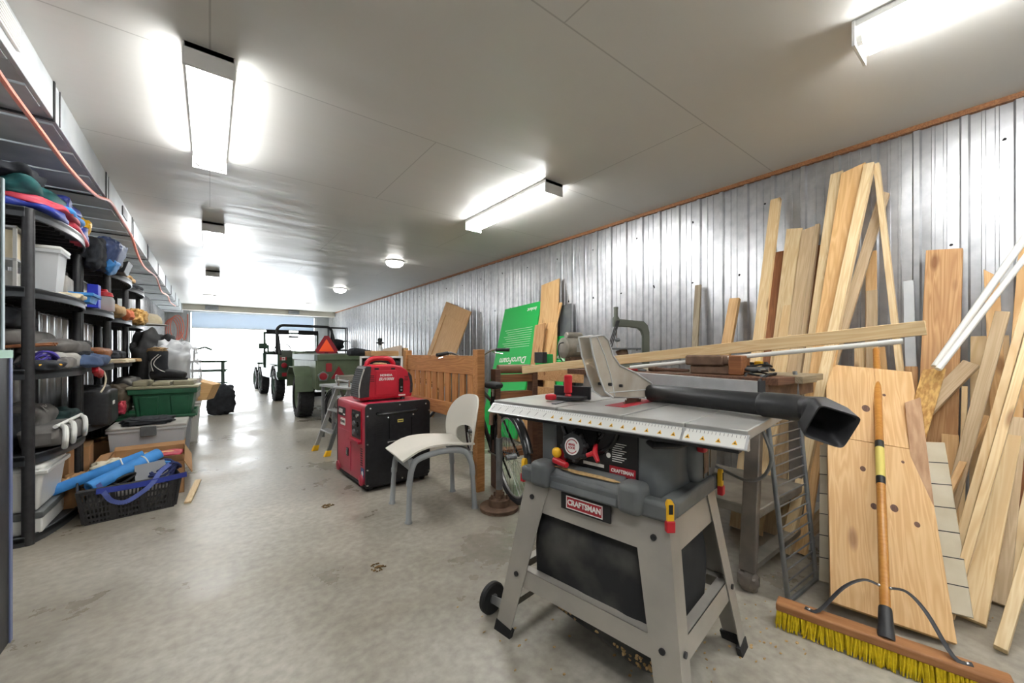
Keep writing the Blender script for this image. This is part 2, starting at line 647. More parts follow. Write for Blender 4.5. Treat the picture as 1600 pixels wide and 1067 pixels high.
def ribbed(y0, y1, x, dirn, z0, z1, per=.2, ax='y'):
    """ribbed cladding sheet: one tall rib and two small ones per period"""
    prof = [(0, 0), (.009, .02), (.035, .02), (.044, 0), (.092, .001), (.095, .007), (.107, .007), (.11, .001), (.142, .001), (.145, .007), (.157, .007), (.16, .001)]
    pts = []
    y = y0
    while y < y1:
        for a, b in prof:
            if y + a <= y1:
                pts.append((y + a, b))
        y += per
    pts.append((y1, 0))
    vs, fs = [], []
    for (yy, d) in pts:
        for z in (z0, z1):
            vs.append((x + dirn * d, yy, z) if ax == 'y' else (yy, x + dirn * d, z))
    for i in range(len(pts) - 1):
        fs.append((2 * i, 2 * i + 2, 2 * i + 3, 2 * i + 1))
    mb = MB().add(vs, fs)
    # solid backing of the wall
    xa, xb = sorted((x - dirn * .004, x - dirn * .1))
    if ax == 'y':
        mb.bx(xa, xb, y0, y1, z0, z1)
    else:
        mb.bx(y0, y1, xa, xb, z0, z1)
    return mb


wr = struct('wall_right', ribbed(YB, YF, WR, -1, 0, CEIL), 'galv', ang=20)
sc_ = MB()
for i, z in enumerate((.5, 1.15, 1.75, 2.3)):
    yy = YB + .08
    while yy < YF:
        sc_.cyl((WR - .006, yy + random.uniform(-.01, .01), z + random.uniform(-.03, .03)), (WR + .004, yy, z), .007, n=6)
        yy += .4 + (i % 2) * .2
so = sc_.build('screws', 'black', wr)
so['kind'] = 'stuff'
wl = struct('wall_left', ribbed(YB, YF, WL, 1, 0, CEIL - .19), 'galv', ang=20)
struct('wall_back', MB().bx(WL - .1, WR + .1, YB - .1, YB, 0, CEIL), 'galv_dull')
OX0, OX1, OZ = -.48, 3.05, 2.37
wf = ribbed(WL, OX0, YF, -1, 0, CEIL, ax='x')
wf.bx(OX1, WR, YF, YF + .1, 0, CEIL)
wf.bx(OX0, OX1, YF, YF + .1, OZ, CEIL)
struct('wall_far', wf, 'galv_dull', ang=20)
struct('trim_1', MB().bx(WR - .032, WR - .0, YB, YF, CEIL - .03, CEIL), 'trim_wood')
# lowered last section of the overhead door, with its tracks
dr = struct('door_1', MB().bx(OX0 + .02, OX1 - .02, YF - .07, YF - .03, 1.90, OZ), 'door_white', bevel=.004)
MB().bx(OX0 + .02, OX1 - .02, YF - .08, YF - .02, 1.87, 1.90).build('bottom_seal', 'white_paint', dr)
for x in (OX0 - .03, OX1 + .0):
    MB().bx(x, x + .03, YF - .1, YF - .02, 0, OZ).build('track', 'galv_dull', dr)
struct('trim_2', MB().bx(OX0 - .08, OX0, YF - .02, YF, 0, OZ).bx(OX1, OX1 + .08, YF - .02, YF, 0, OZ), 'white_paint')
# painted beam across the ceiling in front of the door, two small boxes on it
struct('trim_3', MB().bx(-.64, WR - .03, 14.95, 15.15, CEIL - .17, CEIL - .001), 'beam', bevel=.006)
for px, lab in ((331, 'small grey junction box on the ceiling beam, left one'), (459, 'small grey junction box on the ceiling beam, right one')):
    p = fl(px, 480, CEIL - .02)
    X = wx(px, 480, 0) if False else None
    r = ray(px, 481)
    x = r.x / r.y * 14.93
    tag(MB().bx(x - .16, x + .16, 14.86, 14.948, CEIL - .14, CEIL - .02).build('junction_box', 'steel', origin=(x, 14.9, CEIL - .08), bevel=.006), lab, 'box', 'junction boxes on the beam')

# boxed-in duct along the left of the ceiling and the slatted soffit behind it
DX, DZ = -.655, 2.335
duct = struct('trim_4', MB().bx(DX - .02, DX, YB, YF, DZ, CEIL - .001), 'galv_dull', bevel=.003)
sf = MB()
y = YB
k = 0
while y < YF:
    sf.bx(WL, DX - .02, y + .007, min(y + .2, YF) - .007, DZ - (.006 if k % 2 else 0), DZ + .02)
    y += .2
    k += 1
struct('trim_5', sf, 'galv_dull')
for k in range(11):
    y = 3.12 + 1.31 * k if k else 3.12
    if y > YF - .5:
        break
    st = MB().bx(DX + .001, DX + .006, y - .01, y + .01, DZ - .01, CEIL - .002)
    st.bx(WL + .03, DX + .004, y - .008, y + .008, DZ - .016, DZ - .008)
    st.bx(DX + .001, DX + .004, y + .1, y + .108, DZ, CEIL - .002)
    st.build('strap', 'label_black', duct)
vt = MB().bx(DX + .001, DX + .012, 2.35, 2.62, DZ + .05, CEIL - .05)
for i in range(6):
    vt.bx(DX + .012, DX + .016, 2.37, 2.6, DZ + .06 + i * .015, DZ + .068 + i * .015)
vt.build('vent_grille', 'white_paint', duct)
MB().bx(DX + .001, DX + .01, 5.15, 5.4, DZ + .06, CEIL - .05).build('vent_grille', 'steel', duct)

# ------------------------------------------------------------------ ceiling lamps
LG = 'fluorescent strip lamps'


def strip_lamp(x, y0, L, label, first=[None]):
    if first[0] is None:
        t = thing('ceiling_lamp', label, 'ceiling lamp', (x, y0, CEIL), 0, LG)
        hb = MB().bx(-.095, .095, .0, 1.28, -.028, -.0005)
        hb.prism([(-.03, -.028), (.03, -.028), (0, -.066)], -1.268, -.012, Matrix(((1, 0, 0, 0), (0, 0, -1, 0), (0, 1, 0, 0), (0, 0, 0, 1))))
        hb.build('housing', 'white_paint', t, bevel=.002)
        for yy in (0, 1.268):
            MB().bx(-.1, .1, yy, yy + .012, -.108, -.0005).build('end_plate', 'white_paint', t, bevel=.002)
        for s in (-1, 1):
            MB().cyl((s * .055, .03, -.066), (s * .055, 1.25, -.066), .023, n=14).build('fluorescent_tube', 'tube', t)
            cp = MB()
            for yy in (.012, 1.25):
                cp.cyl((s * .055, yy, -.066), (s * .055, yy + .018, -.066), .026, n=14)
            cp.build('lamp_holder', 'white_plastic', t)
        first[0] = t
    else:
        t = copy_tree(first[0], None, label)
        t.location = (x, y0, CEIL)
    return t


strip_lamp(.0, 2.34, 1.28, 'large white fluorescent strip lamp at upper left, nearest of the left row')
strip_lamp(.03, 5.42, 1.28, 'white fluorescent strip lamp second in the left row')
strip_lamp(.04, 8.6, 1.28, 'small distant white fluorescent strip lamp, third in the left row')
strip_lamp(2.285, 2.4, 1.28, 'white fluorescent strip lamp seen whole near the right wall')
strip_lamp(2.3, -.82, 1.28, 'white fluorescent strip lamp cut off by the top right corner')
strip_lamp(.0, -.95, 1.28, 'white fluorescent strip lamp above and behind the camera')
strip_lamp(2.3, -2.6, 1.28, 'white fluorescent strip lamp at the back of the hall')

for x, y, lab in ((2.29, 6.0, 'round lit glass ceiling light, nearest of the domes'), (2.3, 9.3, 'round lit glass ceiling light, second dome from the camera'),
                  (2.31, 12.7, 'round lit glass ceiling light, farthest on the right near the door beam'), (.0, 12.4, 'round lit glass ceiling light far on the left')):
    t = thing('ceiling_lamp', lab, 'ceiling lamp', (x, y, CEIL), 0, 'round dome lamps')
    MB().lathe([(.0, -.001), (.14, -.001), (.14, -.02), (.0, -.02)]).build('base', 'white_paint', t)
    MB().lathe([(.125, -.02), (.13, -.035), (.12, -.06), (.085, -.085), (.04, -.097), (.0, -.1)]).build('glass_shade', 'dome', t)

# ------------------------------------------------------------------ table saw on its stand
SAW = thing('table_saw', 'grey table saw with red lettered plate on a splayed metal stand', 'table saw', (1.248, .962, 0), R(-81.42))
FA, FB, TA, TB, ZT = .374, .292, .286, .208, .594


def leg_at(z):
    t = z / ZT
    return FA + (TA - FA) * t, FB + (TB - FB) * t


def saw_leg(sx, sy):
    mb = MB()
    z0, z1, th = .012, ZT, .004
    (a0, b0), (a1, b1) = leg_at(z0), leg_at(z1)
    w0, w1 = .075, .115
    def P(x, y, z): return (sx * x, sy * y, z)
    mb.hexa([P(a0, b0, z0), P(a0 - w0, b0, z0), P(a0 - w0, b0 - th, z0), P(a0, b0 - th, z0)], [P(a1, b1, z1), P(a1 - w1, b1, z1), P(a1 - w1, b1 - th, z1), P(a1, b1 - th, z1)])
    w0, w1 = .06, .075
    mb.hexa([P(a0, b0 - th, z0), P(a0 - th, b0 - th, z0), P(a0 - th, b0 - w0, z0), P(a0, b0 - w0, z0)], [P(a1, b1 - th, z1), P(a1 - th, b1 - th, z1), P(a1 - th, b1 - w1, z1), P(a1, b1 - w1, z1)])
    lg = mb.build('leg', 'saw_leg', SAW)
    ft = MB()
    (a0, b0), (a1, b1) = leg_at(0), leg_at(.045)
    e, g = .004, .012
    ft.hexa([P(a0 + e, b0 + e, 0), P(a0 - .082, b0 + e, 0), P(a0 - .082, b0 - g, 0), P(a0 + e, b0 - g, 0)], [P(a1 + e, b1 + e, .04), P(a1 - .082, b1 + e, .03), P(a1 - .082, b1 - g, .03), P(a1 + e, b1 - g, .04)])
    ft.hexa([P(a0 + e, b0 - g, 0), P(a0 - g, b0 - g, 0), P(a0 - g, b0 - .07, 0), P(a0 + e, b0 - .07, 0)], [P(a1 + e, b1 - g, .04), P(a1 - g, b1 - g, .04), P(a1 - g, b1 - .07, .03), P(a1 + e, b1 - .07, .03)])
    ft.build('rubber_foot', 'black', lg)
    for z in (.54, .24):
        a, b = leg_at(z)
        q = Vector(P(a - .05, b + .001, z))
        MB().cyl(q, q + Vector((0, sy * .006, 0)), .0095, n=10).build('bolt', 'black_plastic', lg)
        if z < .5:
            q = Vector(P(a + .001, b - .03, z))
            MB().cyl(q, q + Vector((sx * .006, 0, 0)), .0095, n=10).build('bolt', 'black_plastic', lg)


for sx in (-1, 1):
    for sy in (-1, 1):
        saw_leg(sx, sy)


def rail(z0, z1, side, inset=.006, lip=0.):
    mb = MB()
    (a0, b0), (a1, b1) = leg_at(z0), leg_at(z1)
    th = .003
    if side in ('f', 'b'):
        s = -1 if side == 'f' else 1
        b0 -= inset
        b1 -= inset
        mb.hexa([(-a0 + .02, s * b0, z0), (a0 - .02, s * b0, z0), (a0 - .02, s * (b0 - th), z0), (-a0 + .02, s * (b0 - th), z0)],
                [(-a1 + .02, s * b1, z1), (a1 - .02, s * b1, z1), (a1 - .02, s * (b1 - th), z1), (-a1 + .02, s * (b1 - th), z1)])
        if lip:
            mb.bx(-a1 + .03, a1 - .03, min(s * b1, s * (b1 - lip)), max(s * b1, s * (b1 - lip)), z1 - .003, z1)
    else:
        s = 1 if side == 'r' else -1
        a0 -= inset
        a1 -= inset
        mb.hexa([(s * a0, -b0 + .02, z0), (s * a0, b0 - .02, z0), (s * (a0 - th), b0 - .02, z0), (s * (a0 - th), -b0 + .02, z0)],
                [(s * a1, -b1 + .02, z1), (s * a1, b1 - .02, z1), (s * (a1 - th), b1 - .02, z1), (s * (a1 - th), -b1 + .02, z1)])
        if lip:
            mb.bx(min(s * a1, s * (a1 - lip)), max(s * a1, s * (a1 - lip)), -b1 + .03, b1 - .03, z1 - .003, z1)
    return mb


for sd in 'fblr':
    rail(.49, .592, sd).build('upper_rail', 'saw_leg', SAW)
    rail(.2, .262, sd, lip=.035).build('lower_rail', 'saw_leg', SAW)
# name plate on the upper front rail
pl = MB().bx(-.1, .1, -.2235, -.217, .538, .596).build('name_plate', 'label_black', SAW)
lb = MB().bx(-.076, .072, -.2255, -.2235, .545, .589).build('red_badge', 'label_red', pl)
bd = MB()
for x0, x1, z0, z1 in ((-.076, .072, .586, .589), (-.076, .072, .545, .548), (-.076, -.073, .545, .589), (.069, .072, .545, .589)):
    bd.bx(x0, x1, -.2262, -.2255, z0, z1)
bd.build('badge_border', 'label_white', pl)
text('CRAFTSMAN', .027, frame((-.002, -.2264, .567), (1, 0, 0), (0, 0, 1)), 'label_white', pl, bold=.0008, sx=.88)

# moulded dark base on top of the stand
bs = MB()
bs.bx(-.3, .3, -.226, -.176, .594, .652).bx(-.3, .3, .176, .226, .594, .652).bx(-.3, -.235, -.176, .176, .594, .652).bx(.245, .3, -.176, .176, .594, .652)
bs.build('base_moulding', 'saw_grey', SAW, bevel=.012, seg=3)
for x in (-.235, .13):
    MB().bx(x, x + .085, -.248, -.165, .592, .69).build('base_lug', 'saw_grey', SAW, bevel=.022, seg=4)
MB().hexa([(-.15, -.236, .6), (.13, -.236, .6), (.13, -.165, .6), (-.15, -.165, .6)], [(-.15, -.215, .655), (.13, -.215, .655), (.13, -.165, .69), (-.15, -.165, .69)]).build('front_trough', 'saw_grey', SAW, bevel=.008)
MB().blob((-.01, -.196, .672), (.125, .012, .004), e=.8, amp=.25, fr=9, seed=3).build('sawdust', 'sawdust', SAW)['kind'] = 'stuff'
# cabinet
bp_ = [(-.24, -.15), (.165, -.155)] + [(.165 + .095 * math.sin(a), -.06 - .095 * math.cos(a)) for a in [R(10 * i) for i in range(1, 10)]] + [(.262, .24), (.2, .3), (-.24, .3)]
MB().prism(bp_, .6, .858).build('cabinet', 'saw_grey', SAW, bevel=.004)
MB().bx(-.24, -.17, -.162, -.148, .62, .856).build('corner_post', 'saw_grey', SAW, bevel=.006)
pn = MB().bx(-.168, .165, -.162, -.153, .66, .842).build('control_panel', 'label_black', SAW, bevel=.002)
mb = MB()
for i in range(9):
    mb.bx(.072, .125 - (i % 3) * .008, -.1632, -.162, .788 - i * .0075, .7905 - i * .0075)
mb.build('small_print', 'label_white', pn)['kind'] = 'stuff'
MB().bx(.062, .158, -.1634, -.162, .682, .712).build('red_badge', 'label_red', pn)
text('CRAFTSMAN', .0165, frame((.11, -.1638, .697), (1, 0, 0), (0, 0, 1)), 'label_white', pn, bold=.0005, sx=.88)
MB().bx(-.045, .04, -.1634, -.162, .697, .708).build('caution_strip', 'label_white', pn)
MB().lathe([(.008, 0), (.011, .001), (0, .0012)], T=frame((.058, -.162, .745), (1, 0, 0), (0, 0, 1)) @ Matrix.Diagonal((.8, .8, 1, 1))).build('round_mark', 'label_white', pn)
# bevel scale arc
ar = MB()
cx, cz = -.02, .86
ar.tube([(cx + .12 * math.cos(a), -.166, cz + .12 * math.sin(a)) for a in [R(185 + 10 * i) for i in range(17)]], .009, n=8)
ar.build('bevel_slot', 'black_gloss', SAW)
for r_ in (.035, .05, .064):
    MB().tube([(cx + r_ * math.cos(a), -.172, .825 + r_ * .55 * math.sin(a)) for a in [R(190 + 10 * i) for i in range(17)]], .004, n=6).build('motor_ring', 'black_plastic', SAW)
MB().cyl((cx, -.15, .81), (cx, -.185, .81), .05, .045, n=24).build('arbor_boss', 'black_gloss', SAW)
# bevel hand wheel with printed face, yellow knob, red handles
T = frame((-.066, -.168, .757), (1, 0, 0), (0, .15, 1))
hw = MB()
hw.lathe([(.0, 0), (.03, 0), (.034, .004), (.046, .006), (.052, .018), (.046, .034), (.036, .036), (.0, .036)], n=32, T=T)
for i in range(8):
    a = R(45 * i + 10)
    hw.blob((.049 * math.cos(a), .049 * math.sin(a), .019), (.011, .011, .016), e=.9, amp=0, nu=10, nv=6, T=T)
hw = hw.build('hand_wheel', 'black_plastic', SAW)
MB().lathe([(.031, .0362), (.031, .0376), (0, .0378)], n=32, T=T).build('printed_face', 'label_white', hw)
rg = MB()
rg.tube([T @ Vector((.024 * math.cos(R(a)), .024 * math.sin(R(a)), .0378)) for a in range(30, 340, 15)], .0016, n=6)
rg.build('red_ring', 'label_red', hw)
text('BEVEL\nLOCK', .011, T @ Matrix.Translation((0, 0, .0382)), 'label_red', hw, bold=.0003)
kb = MB().blob((-.138, -.2, .727), (.019, .014, .019), e=.9, amp=0).build('yellow_knob', 'yellow', SAW)
MB().lathe([(0, 0), (.026, 0), (.024, .02), (.012, .026), (0, .026)], T=frame((-.138, -.158, .712), (1, 0, 0), (0, 0, 1))).build('knob_base', 'red', SAW)
MB().cyl((-.15, -.2, .698), (-.08, -.215, .693), .0125, .011, n=14).build('crank_handle', 'red', SAW, bevel=.003)
lv = MB()
lv.tube([(.01, -.165, .775), (.016, -.185, .75), (.036, -.195, .725)], [.008, .011, .007], n=10)
lv.tube([(.016, -.185, .75), (-.01, -.195, .738)], [.01, .007], n=10)
lv.build('lever', 'red', SAW)
# right side: rounded motor cover with slots, handle
mc = MB()
mc.lathe([(.0, .0), (.128, .0), (.126, .03), (.112, .046), (.0, .05)], n=40, T=frame((.24, .13, .735), (0, 1, 0), (0, 0, 1)))
mc = mc.build('motor_cover', 'saw_grey', SAW, ang=50)
for i in range(4):
    MB().bx(.2895, .2912, .08 + i * .022, .086 + i * .022, .69 + (i % 2) * .025 - .03, .81).build('slot', 'black_gloss', mc)
MB().bx(.2895, .2915, .09, .125, .675, .76).build('brass_plate', 'rust', mc)
MB().tube([(.2, -.15, .81), (.225, -.175, .808), (.27, -.12, .806), (.3, -.03, .806)], [.012, .017, .016, .01], n=12, flat=.7).build('side_handle', 'black_plastic', SAW)
MB().bx(.29, .318, .01, .04, .765, .8).build('lock_tab', 'red', SAW, bevel=.006)
for i in range(4):
    MB().cyl((-.2 + i * 0.0, -.1 + .1 * i, .845), (-.2, -.1 + .1 * i, .87), .012, n=8).build('table_post', 'saw_grey', SAW)
# table wings and slots
for n_, x0, x1 in (('table_wing', -.478, -.146), ('table_centre', -.134, .122), ('table_centre', .134, .327), ('table_wing', .331, .492)):
    MB().bx(x0, x1, -.2, .385, .868, .895).build(n_, 'saw_top', SAW, bevel=.0025)
MB().bx(-.47, .48, -.19, .375, .858, .876).build('table_web', 'saw_grey', SAW)
fr = MB()
fr.hexa([(-.485, -.214, .842), (.497, -.214, .842), (.497, -.2, .842), (-.485, -.2, .842)], [(-.485, -.232, .848), (.497, -.232, .848), (.497, -.2, .884), (-.485, -.2, .884)])
fr.build('front_rail', 'alu', SAW, bevel=.0015)
sl = Vector((0, .032, .036)).normalized()
nn = Vector((0, -sl.z, sl.y))
def on_rail(x, s): return Vector((x, -.232, .848)) + sl * s + nn * .0006
ss = MB()
for x0, x1 in ((-.48, .325), (.333, .49)):
    a, b, c, d = on_rail(x0, .004), on_rail(x1, .004), on_rail(x1, .044), on_rail(x0, .044)
    ss.hexa([a - nn * .0005, b - nn * .0005, c - nn * .0005, d - nn * .0005], [a, b, c, d])
ss.build('scale_strip', 'white_plastic', SAW)
tr, tk = MB(), MB()
for i in range(24):
    x = -.465 + i * .0405
    if .315 < x < .345:
        continue
    a, b, c = on_rail(x - .007, .012) + nn * .0006, on_rail(x + .007, .012) + nn * .0006, on_rail(x, .026) + nn * .0006
    if i > 7:
        tr.add([a, b, c], [(0, 1, 2)])
        a, b, c = on_rail(x - .003, .0145) + nn * .001, on_rail(x + .003, .0145) + nn * .001, on_rail(x, .02) + nn * .001
        tk.add([a, b, c], [(0, 1, 2)])
    else:
        a, b, c, d = on_rail(x - .004, .012), on_rail(x - .002, .012), on_rail(x + .006, .03), on_rail(x + .004, .03)
        tk.add([p + nn * .0006 for p in (a, b, c, d)], [(0, 1, 2, 3)])
    for j in range(4):
        q = x + j * .01
        a, b, c, d = on_rail(q, .034), on_rail(q + .001, .034), on_rail(q + .001, .043), on_rail(q, .043)
        tk.add([p + nn * .0006 for p in (a, b, c, d)], [(0, 1, 2, 3)])
tr.build('warning_triangles', 'yellow', SAW)['kind'] = 'stuff'
tk.build('scale_ticks', 'label_black', SAW)['kind'] = 'stuff'
MB().bx(-.478, .492, .385, .44, .86, .9105).build('rear_rail', 'alu', SAW, bevel=.002)
MB().bx(-.45, .47, -.2, -.17, .83, .866).build('rail_skirt', 'black_plastic', SAW)
MB().bx(-.035, .045, -.03, .26, .8951, .8966).build('throat_plate', 'label_red', SAW)
bl = MB()
pts = []
for i in range(48):
    a = 2 * math.pi * i / 48
    for rr, da in ((.112, 0), (.124, .02), (.116, .07)):
        pts.append((rr * math.cos(a + da), rr * math.sin(a + da)))
bl.prism(pts, -.0012, .0012, frame((.0, .13, .808), (0, 1, 0), (0, 0, 1)))
bl.build('saw_blade', 'rust', SAW)
# clear blade guard tipped up over the blade, two cheeks on a splitter
gp = [(.187, .912), (.241, .919), (.256, .968), (.108, 1.019), (-.02, 1.051), (-.072, 1.09), (-.103, 1.145), (-.14, 1.163), (-.225, 1.153), (-.205, 1.091), (-.168, 1.019), (-.13, .961), (-.072, .935)]
for s in (-1, 1):
    ck = MB().prism(gp, -.0015, .0015, frame((s * .021, 0, 0), (0, 1, 0), (0, 0, 1))).build('guard_cheek', 'haze', SAW)
    rb = MB()
    k = len(gp)
    rb.tube([(s * .0235, y, z) for y, z in gp], .0035, n=6, closed=True)
    rb.tube([(s * .0235, -.06, .94), (s * .0235, -.09, 1.02), (s * .0235, -.13, 1.09), (s * .0235, -.18, 1.155)], .002, n=6)
    rb.tube([(s * .0235, -.1, .955), (s * .0235, .2, .945)], .002, n=6)
    rb.build('guard_rim', 'frost', ck)
MB().tube([(0, .3, .87), (0, .27, .93), (0, .2, .96), (0, .1, .98)], .006, n=6, flat=4).build('splitter', 'dust', SAW)
top = MB()
for i in range(2, 8):
    (y0, z0), (y1, z1) = gp[i], gp[i + 1 if i < 13 else 0]
    top.hexa([(-.021, y0, z0 - .002), (.021, y0, z0 - .002), (.026, y1, z1 - .002), (-.026, y1, z1 - .002)], [(-.026, y0, z0), (.026, y0, z0), (.026, y1, z1), (-.026, y1, z1)])
top.build('guard_top', 'haze', SAW)
wl_ = MB().bx(-.026, -.0245, .10, .155, .93, .985).build('warning_label', 'label_black', SAW)
text('H', .036, frame((-.0266, .128, .958), (0, -1, 0), (0, 0, 1)), 'label_white', wl_, bold=.001)
for y, z in ((-.02, .975), (-.1, .985), (.24, .945)):
    MB().cyl((-.034, y, z), (.034, y, z), .006, n=10).build('guard_pin', 'black_plastic', SAW)

# dust bag
def bagp(u, v):
    a = 2 * math.pi * u
    sg = lambda x, p: math.copysign(abs(x) ** p, x)
    z = .565 - .46 * v
    sx, sy = .245 + .035 * math.sin(v * 2.6), .165 + .05 * math.sin(v * 2.6)
    if v > .9:
        k = 1 - (v - .9) * 1.6
        sx *= k
        sy *= k
    x, y = sx * sg(math.cos(a), .35), sy * sg(math.sin(a), .35)
    q = Vector((x, y, z))
    n_ = noise.noise(q * 6) * .022 + noise.noise(Vector((x * 22, y * 22, z * 3))) * .008
    return Vector((x * (1 + n_ * 2), y * (1 + n_ * 3), z - .05 * v * v * (x / .26 + .3) + .02 * n_))
bag = MB()
NU, NV = 72, 26
vs = [bagp(i / NU, j / NV) for j in range(NV + 1) for i in range(NU)]
fs = [(j * NU + i, j * NU + (i + 1) % NU, (j + 1) * NU + (i + 1) % NU, (j + 1) * NU + i) for j in range(NV) for i in range(NU)]
fs = [f[::-1] for f in fs] + [tuple(NV * NU + i for i in range(NU))[::-1], tuple(range(NU))]
bag.add(vs, fs)
bag = bag.build('dust_bag', pbr('dusty_black_canvas', '202122', .85, col2='55534d', scale=5, bump=.4, lo=.45, hi=.8), SAW, ang=60)
cr = MB()
for i in range(160):
    a = random.uniform(0, 1)
    x = -.24 + .5 * a
    q_ = Vector(bagp(random.uniform(.54, .96), random.uniform(.84, .93)))
    cr.blob(q_, (random.uniform(.003, .008), random.uniform(.003, .006), random.uniform(.003, .007)), e=1, amp=.4, fr=5, seed=i, nu=7, nv=5)
cr.build('sawdust_crust', 'sawdust', bag)['kind'] = 'stuff'

# wheels on an axle bar at the left end
for y, n_ in ((-.235, 0), (.235, 1)):
    T = frame((-.455, y, .064), (0, 1, 0), (0, 0, 1))
    wh = MB().lathe([(.0, -.012), (.045, -.012), (.058, -.014), (.064, -.008), (.064, .008), (.058, .014), (.045, .012), (.0, .012)], n=32, T=T).build('wheel', 'black', SAW)
    MB().lathe([(.0, -.0135), (.02, -.0135), (.02, .0135), (.0, .0135)], n=16, T=T).build('wheel_hub', 'steel', wh)
    MB().hexa([(-.472, y - .012, .05), (-.33, y - .012, .05), (-.33, y - .009, .05), (-.472, y - .009, .05)], [(-.472, y - .012, .08), (-.33, y - .012, .1), (-.33, y - .009, .1), (-.472, y - .009, .08)]).build('wheel_bracket', 'alu', SAW)
MB().bx(-.36, -.33, -.26, .26, .075, .1).build('axle_bar', 'dust', SAW)


def clip(x, y, z, dx, dy):
    T = frame((x, y, z), (-dy, dx, 0), (0, 0, 1))
    c = MB().prism([(-.011, -.01), (.011, -.01), (.011, .04), (.005, .052), (-.006, .052), (-.011, .042)], .0, .016, T).build('lock_clip', 'yellow', SAW, bevel=.002)
    MB().prism([(-.013, -.042), (.013, -.042), (.013, -.008), (-.013, -.008)], .0, .02, T).build('clip_base', 'red', c, bevel=.003)
    MB().prism([(-.006, .012), (.006, .012), (.006, .04), (-.006, .04)], .0165, .018, T).build('clip_slot', 'label_black', c)


clip(.287, -.212, .614, .7, -.7)
clip(.302, .2, .62, 1, 0)
clip(-.302, -.19, .62, -1, 0)
clip(-.302, .2, .62, -1, 0)
MB().tube(smooth_path([(.24, .22, .69), (.32, .24, .655), (.4, .18, .655), (.465, .1, .7), (.5, .04, .78), (.485, .0, .866)], 6), .0055, n=8).build('power_cord', 'steel', SAW)

# things lying on the saw table
SM = Matrix.Translation((1.248, .962, 0)) @ Matrix.Rotation(R(-81.42), 4, 'Z')
def sp(x, y, z): return SM @ Vector((x, y, z))

mg = thing('miter_gauge', 'black miter gauge with upright red grip on the saw table', 'miter gauge', sp(-.235, .02, .8955), R(-81.42 + 12))
MB().bx(-.01, .01, -.16, .2, -.004, .004).build('guide_bar', 'steel', mg)
hd = MB()
hd.prism([(-.075, .015), (.075, .015), (.07, -.02), (.04, -.05), (0, -.06), (-.04, -.05), (-.07, -.02)], .004, .02)
hd.build('protractor_head', 'black_plastic', mg, bevel=.003)
MB().bx(-.085, .085, .016, .03, .004, .06).build('fence_face', 'black_plastic', mg, bevel=.003)
MB().lathe([(.0, .02), (.015, .02), (.012, .03), (.017, .035), (.0175, .105), (.013, .11), (0, .11)], n=18, T=Matrix.Translation((0, -.02, 0))).build('grip', 'red', mg)
MB().blob((-.055, -.075, .017), (.022, .016, .013), e=.5, amp=0).build('lock_knob', 'red', mg)
o = MB().cyl((-.045, 0, .004), (.045, 0, .004), .0035, n=6).build('pencil', 'label_black')
o.matrix_world = Matrix.Translation(sp(-.38, .12, .8955)) @ Matrix.Rotation(R(-40), 4, 'Z')
tag(o, 'short black pencil lying on the left wing of the saw table', 'pencil')

# black shop vacuum wand lying across the table, square mouth past its right end
A, B = sp(.03, .225, .932), sp(.56, .05, .937)
dv = (B - A).normalized()
vw = thing('vacuum_wand', 'black plastic vacuum wand with square mouth lying across the saw table', 'vacuum wand', A)
bk = lambda p: p - A
wt = pbr('dusty_black_tube', '242527', .42, col2='53514b', scale=7, lo=.5, hi=.8, bump=.1)
MB().tube([bk(A), bk(A + dv * .01), bk(B - dv * .1), bk(B - dv * .09)], [.033, .036, .036, .034], n=28).build('tube', wt, vw)
MB().tube([bk(B - dv * .1), bk(B - dv * .09), bk(B), bk(B + dv * .02)], [.036, .0395, .0395, .036], n=28).build('coupling', wt, vw)
sd = dv.cross(Vector((0, 0, 1))).normalized()
upv = sd.cross(dv)
nz = MB()
ring = []
NN = 24
E_ = B + dv * .1
out = (dv * .75 - upv * .3 + sd * .75).normalized()
ou = (Vector((0, 0, 1)) - out * out.z).normalized()
ou = (ou + out.cross(ou) * -.35).normalized()
orr = out.cross(ou)
stations = [(B, dv, sd, upv, .034, .034, 1.0), (B + dv * .03, dv, sd, upv, .036, .036, .85), (B + dv * .052 + sd * .004 - upv * .004, (dv * 1.3 + out).normalized(), None, None, .044, .042, .5), (B + dv * .062 + out * .02 - upv * .012, out, orr, ou, .05, .048, .3), (B + dv * .064 + out * .062 - upv * .02, out, orr, ou, .052, .05, .25)]
for rep in (1.0, .9):
    for (c, d, s_, u_, a, b, e) in (stations if rep == 1.0 else stations[::-1][:-1]):
        if s_ is None:
            u_ = (Vector((0, 0, 1)) - d * d.z).normalized()
            s_ = d.cross(u_)
        row = []
        for j in range(NN):
            q = 2 * math.pi * (j + .5) / NN
            sg = lambda x: math.copysign(abs(x) ** e, x)
            row.append(bk(c + s_ * (a * rep * sg(math.cos(q))) + u_ * (b * rep * sg(math.sin(q))) + (d * -.004 if rep < 1 else Vector())))
        ring.append(row)
vs = [p for r_ in ring for p in r_]
fs = [(i * NN + j, i * NN + (j + 1) % NN, (i + 1) * NN + (j + 1) % NN, (i + 1) * NN + j) for i in range(len(ring) - 1) for j in range(NN)]
fs.append(tuple((len(ring) - 1) * NN + j for j in range(NN)))
nz.add(vs, fs)
nz.build('mouth', 'black_plastic', vw, ang=50)

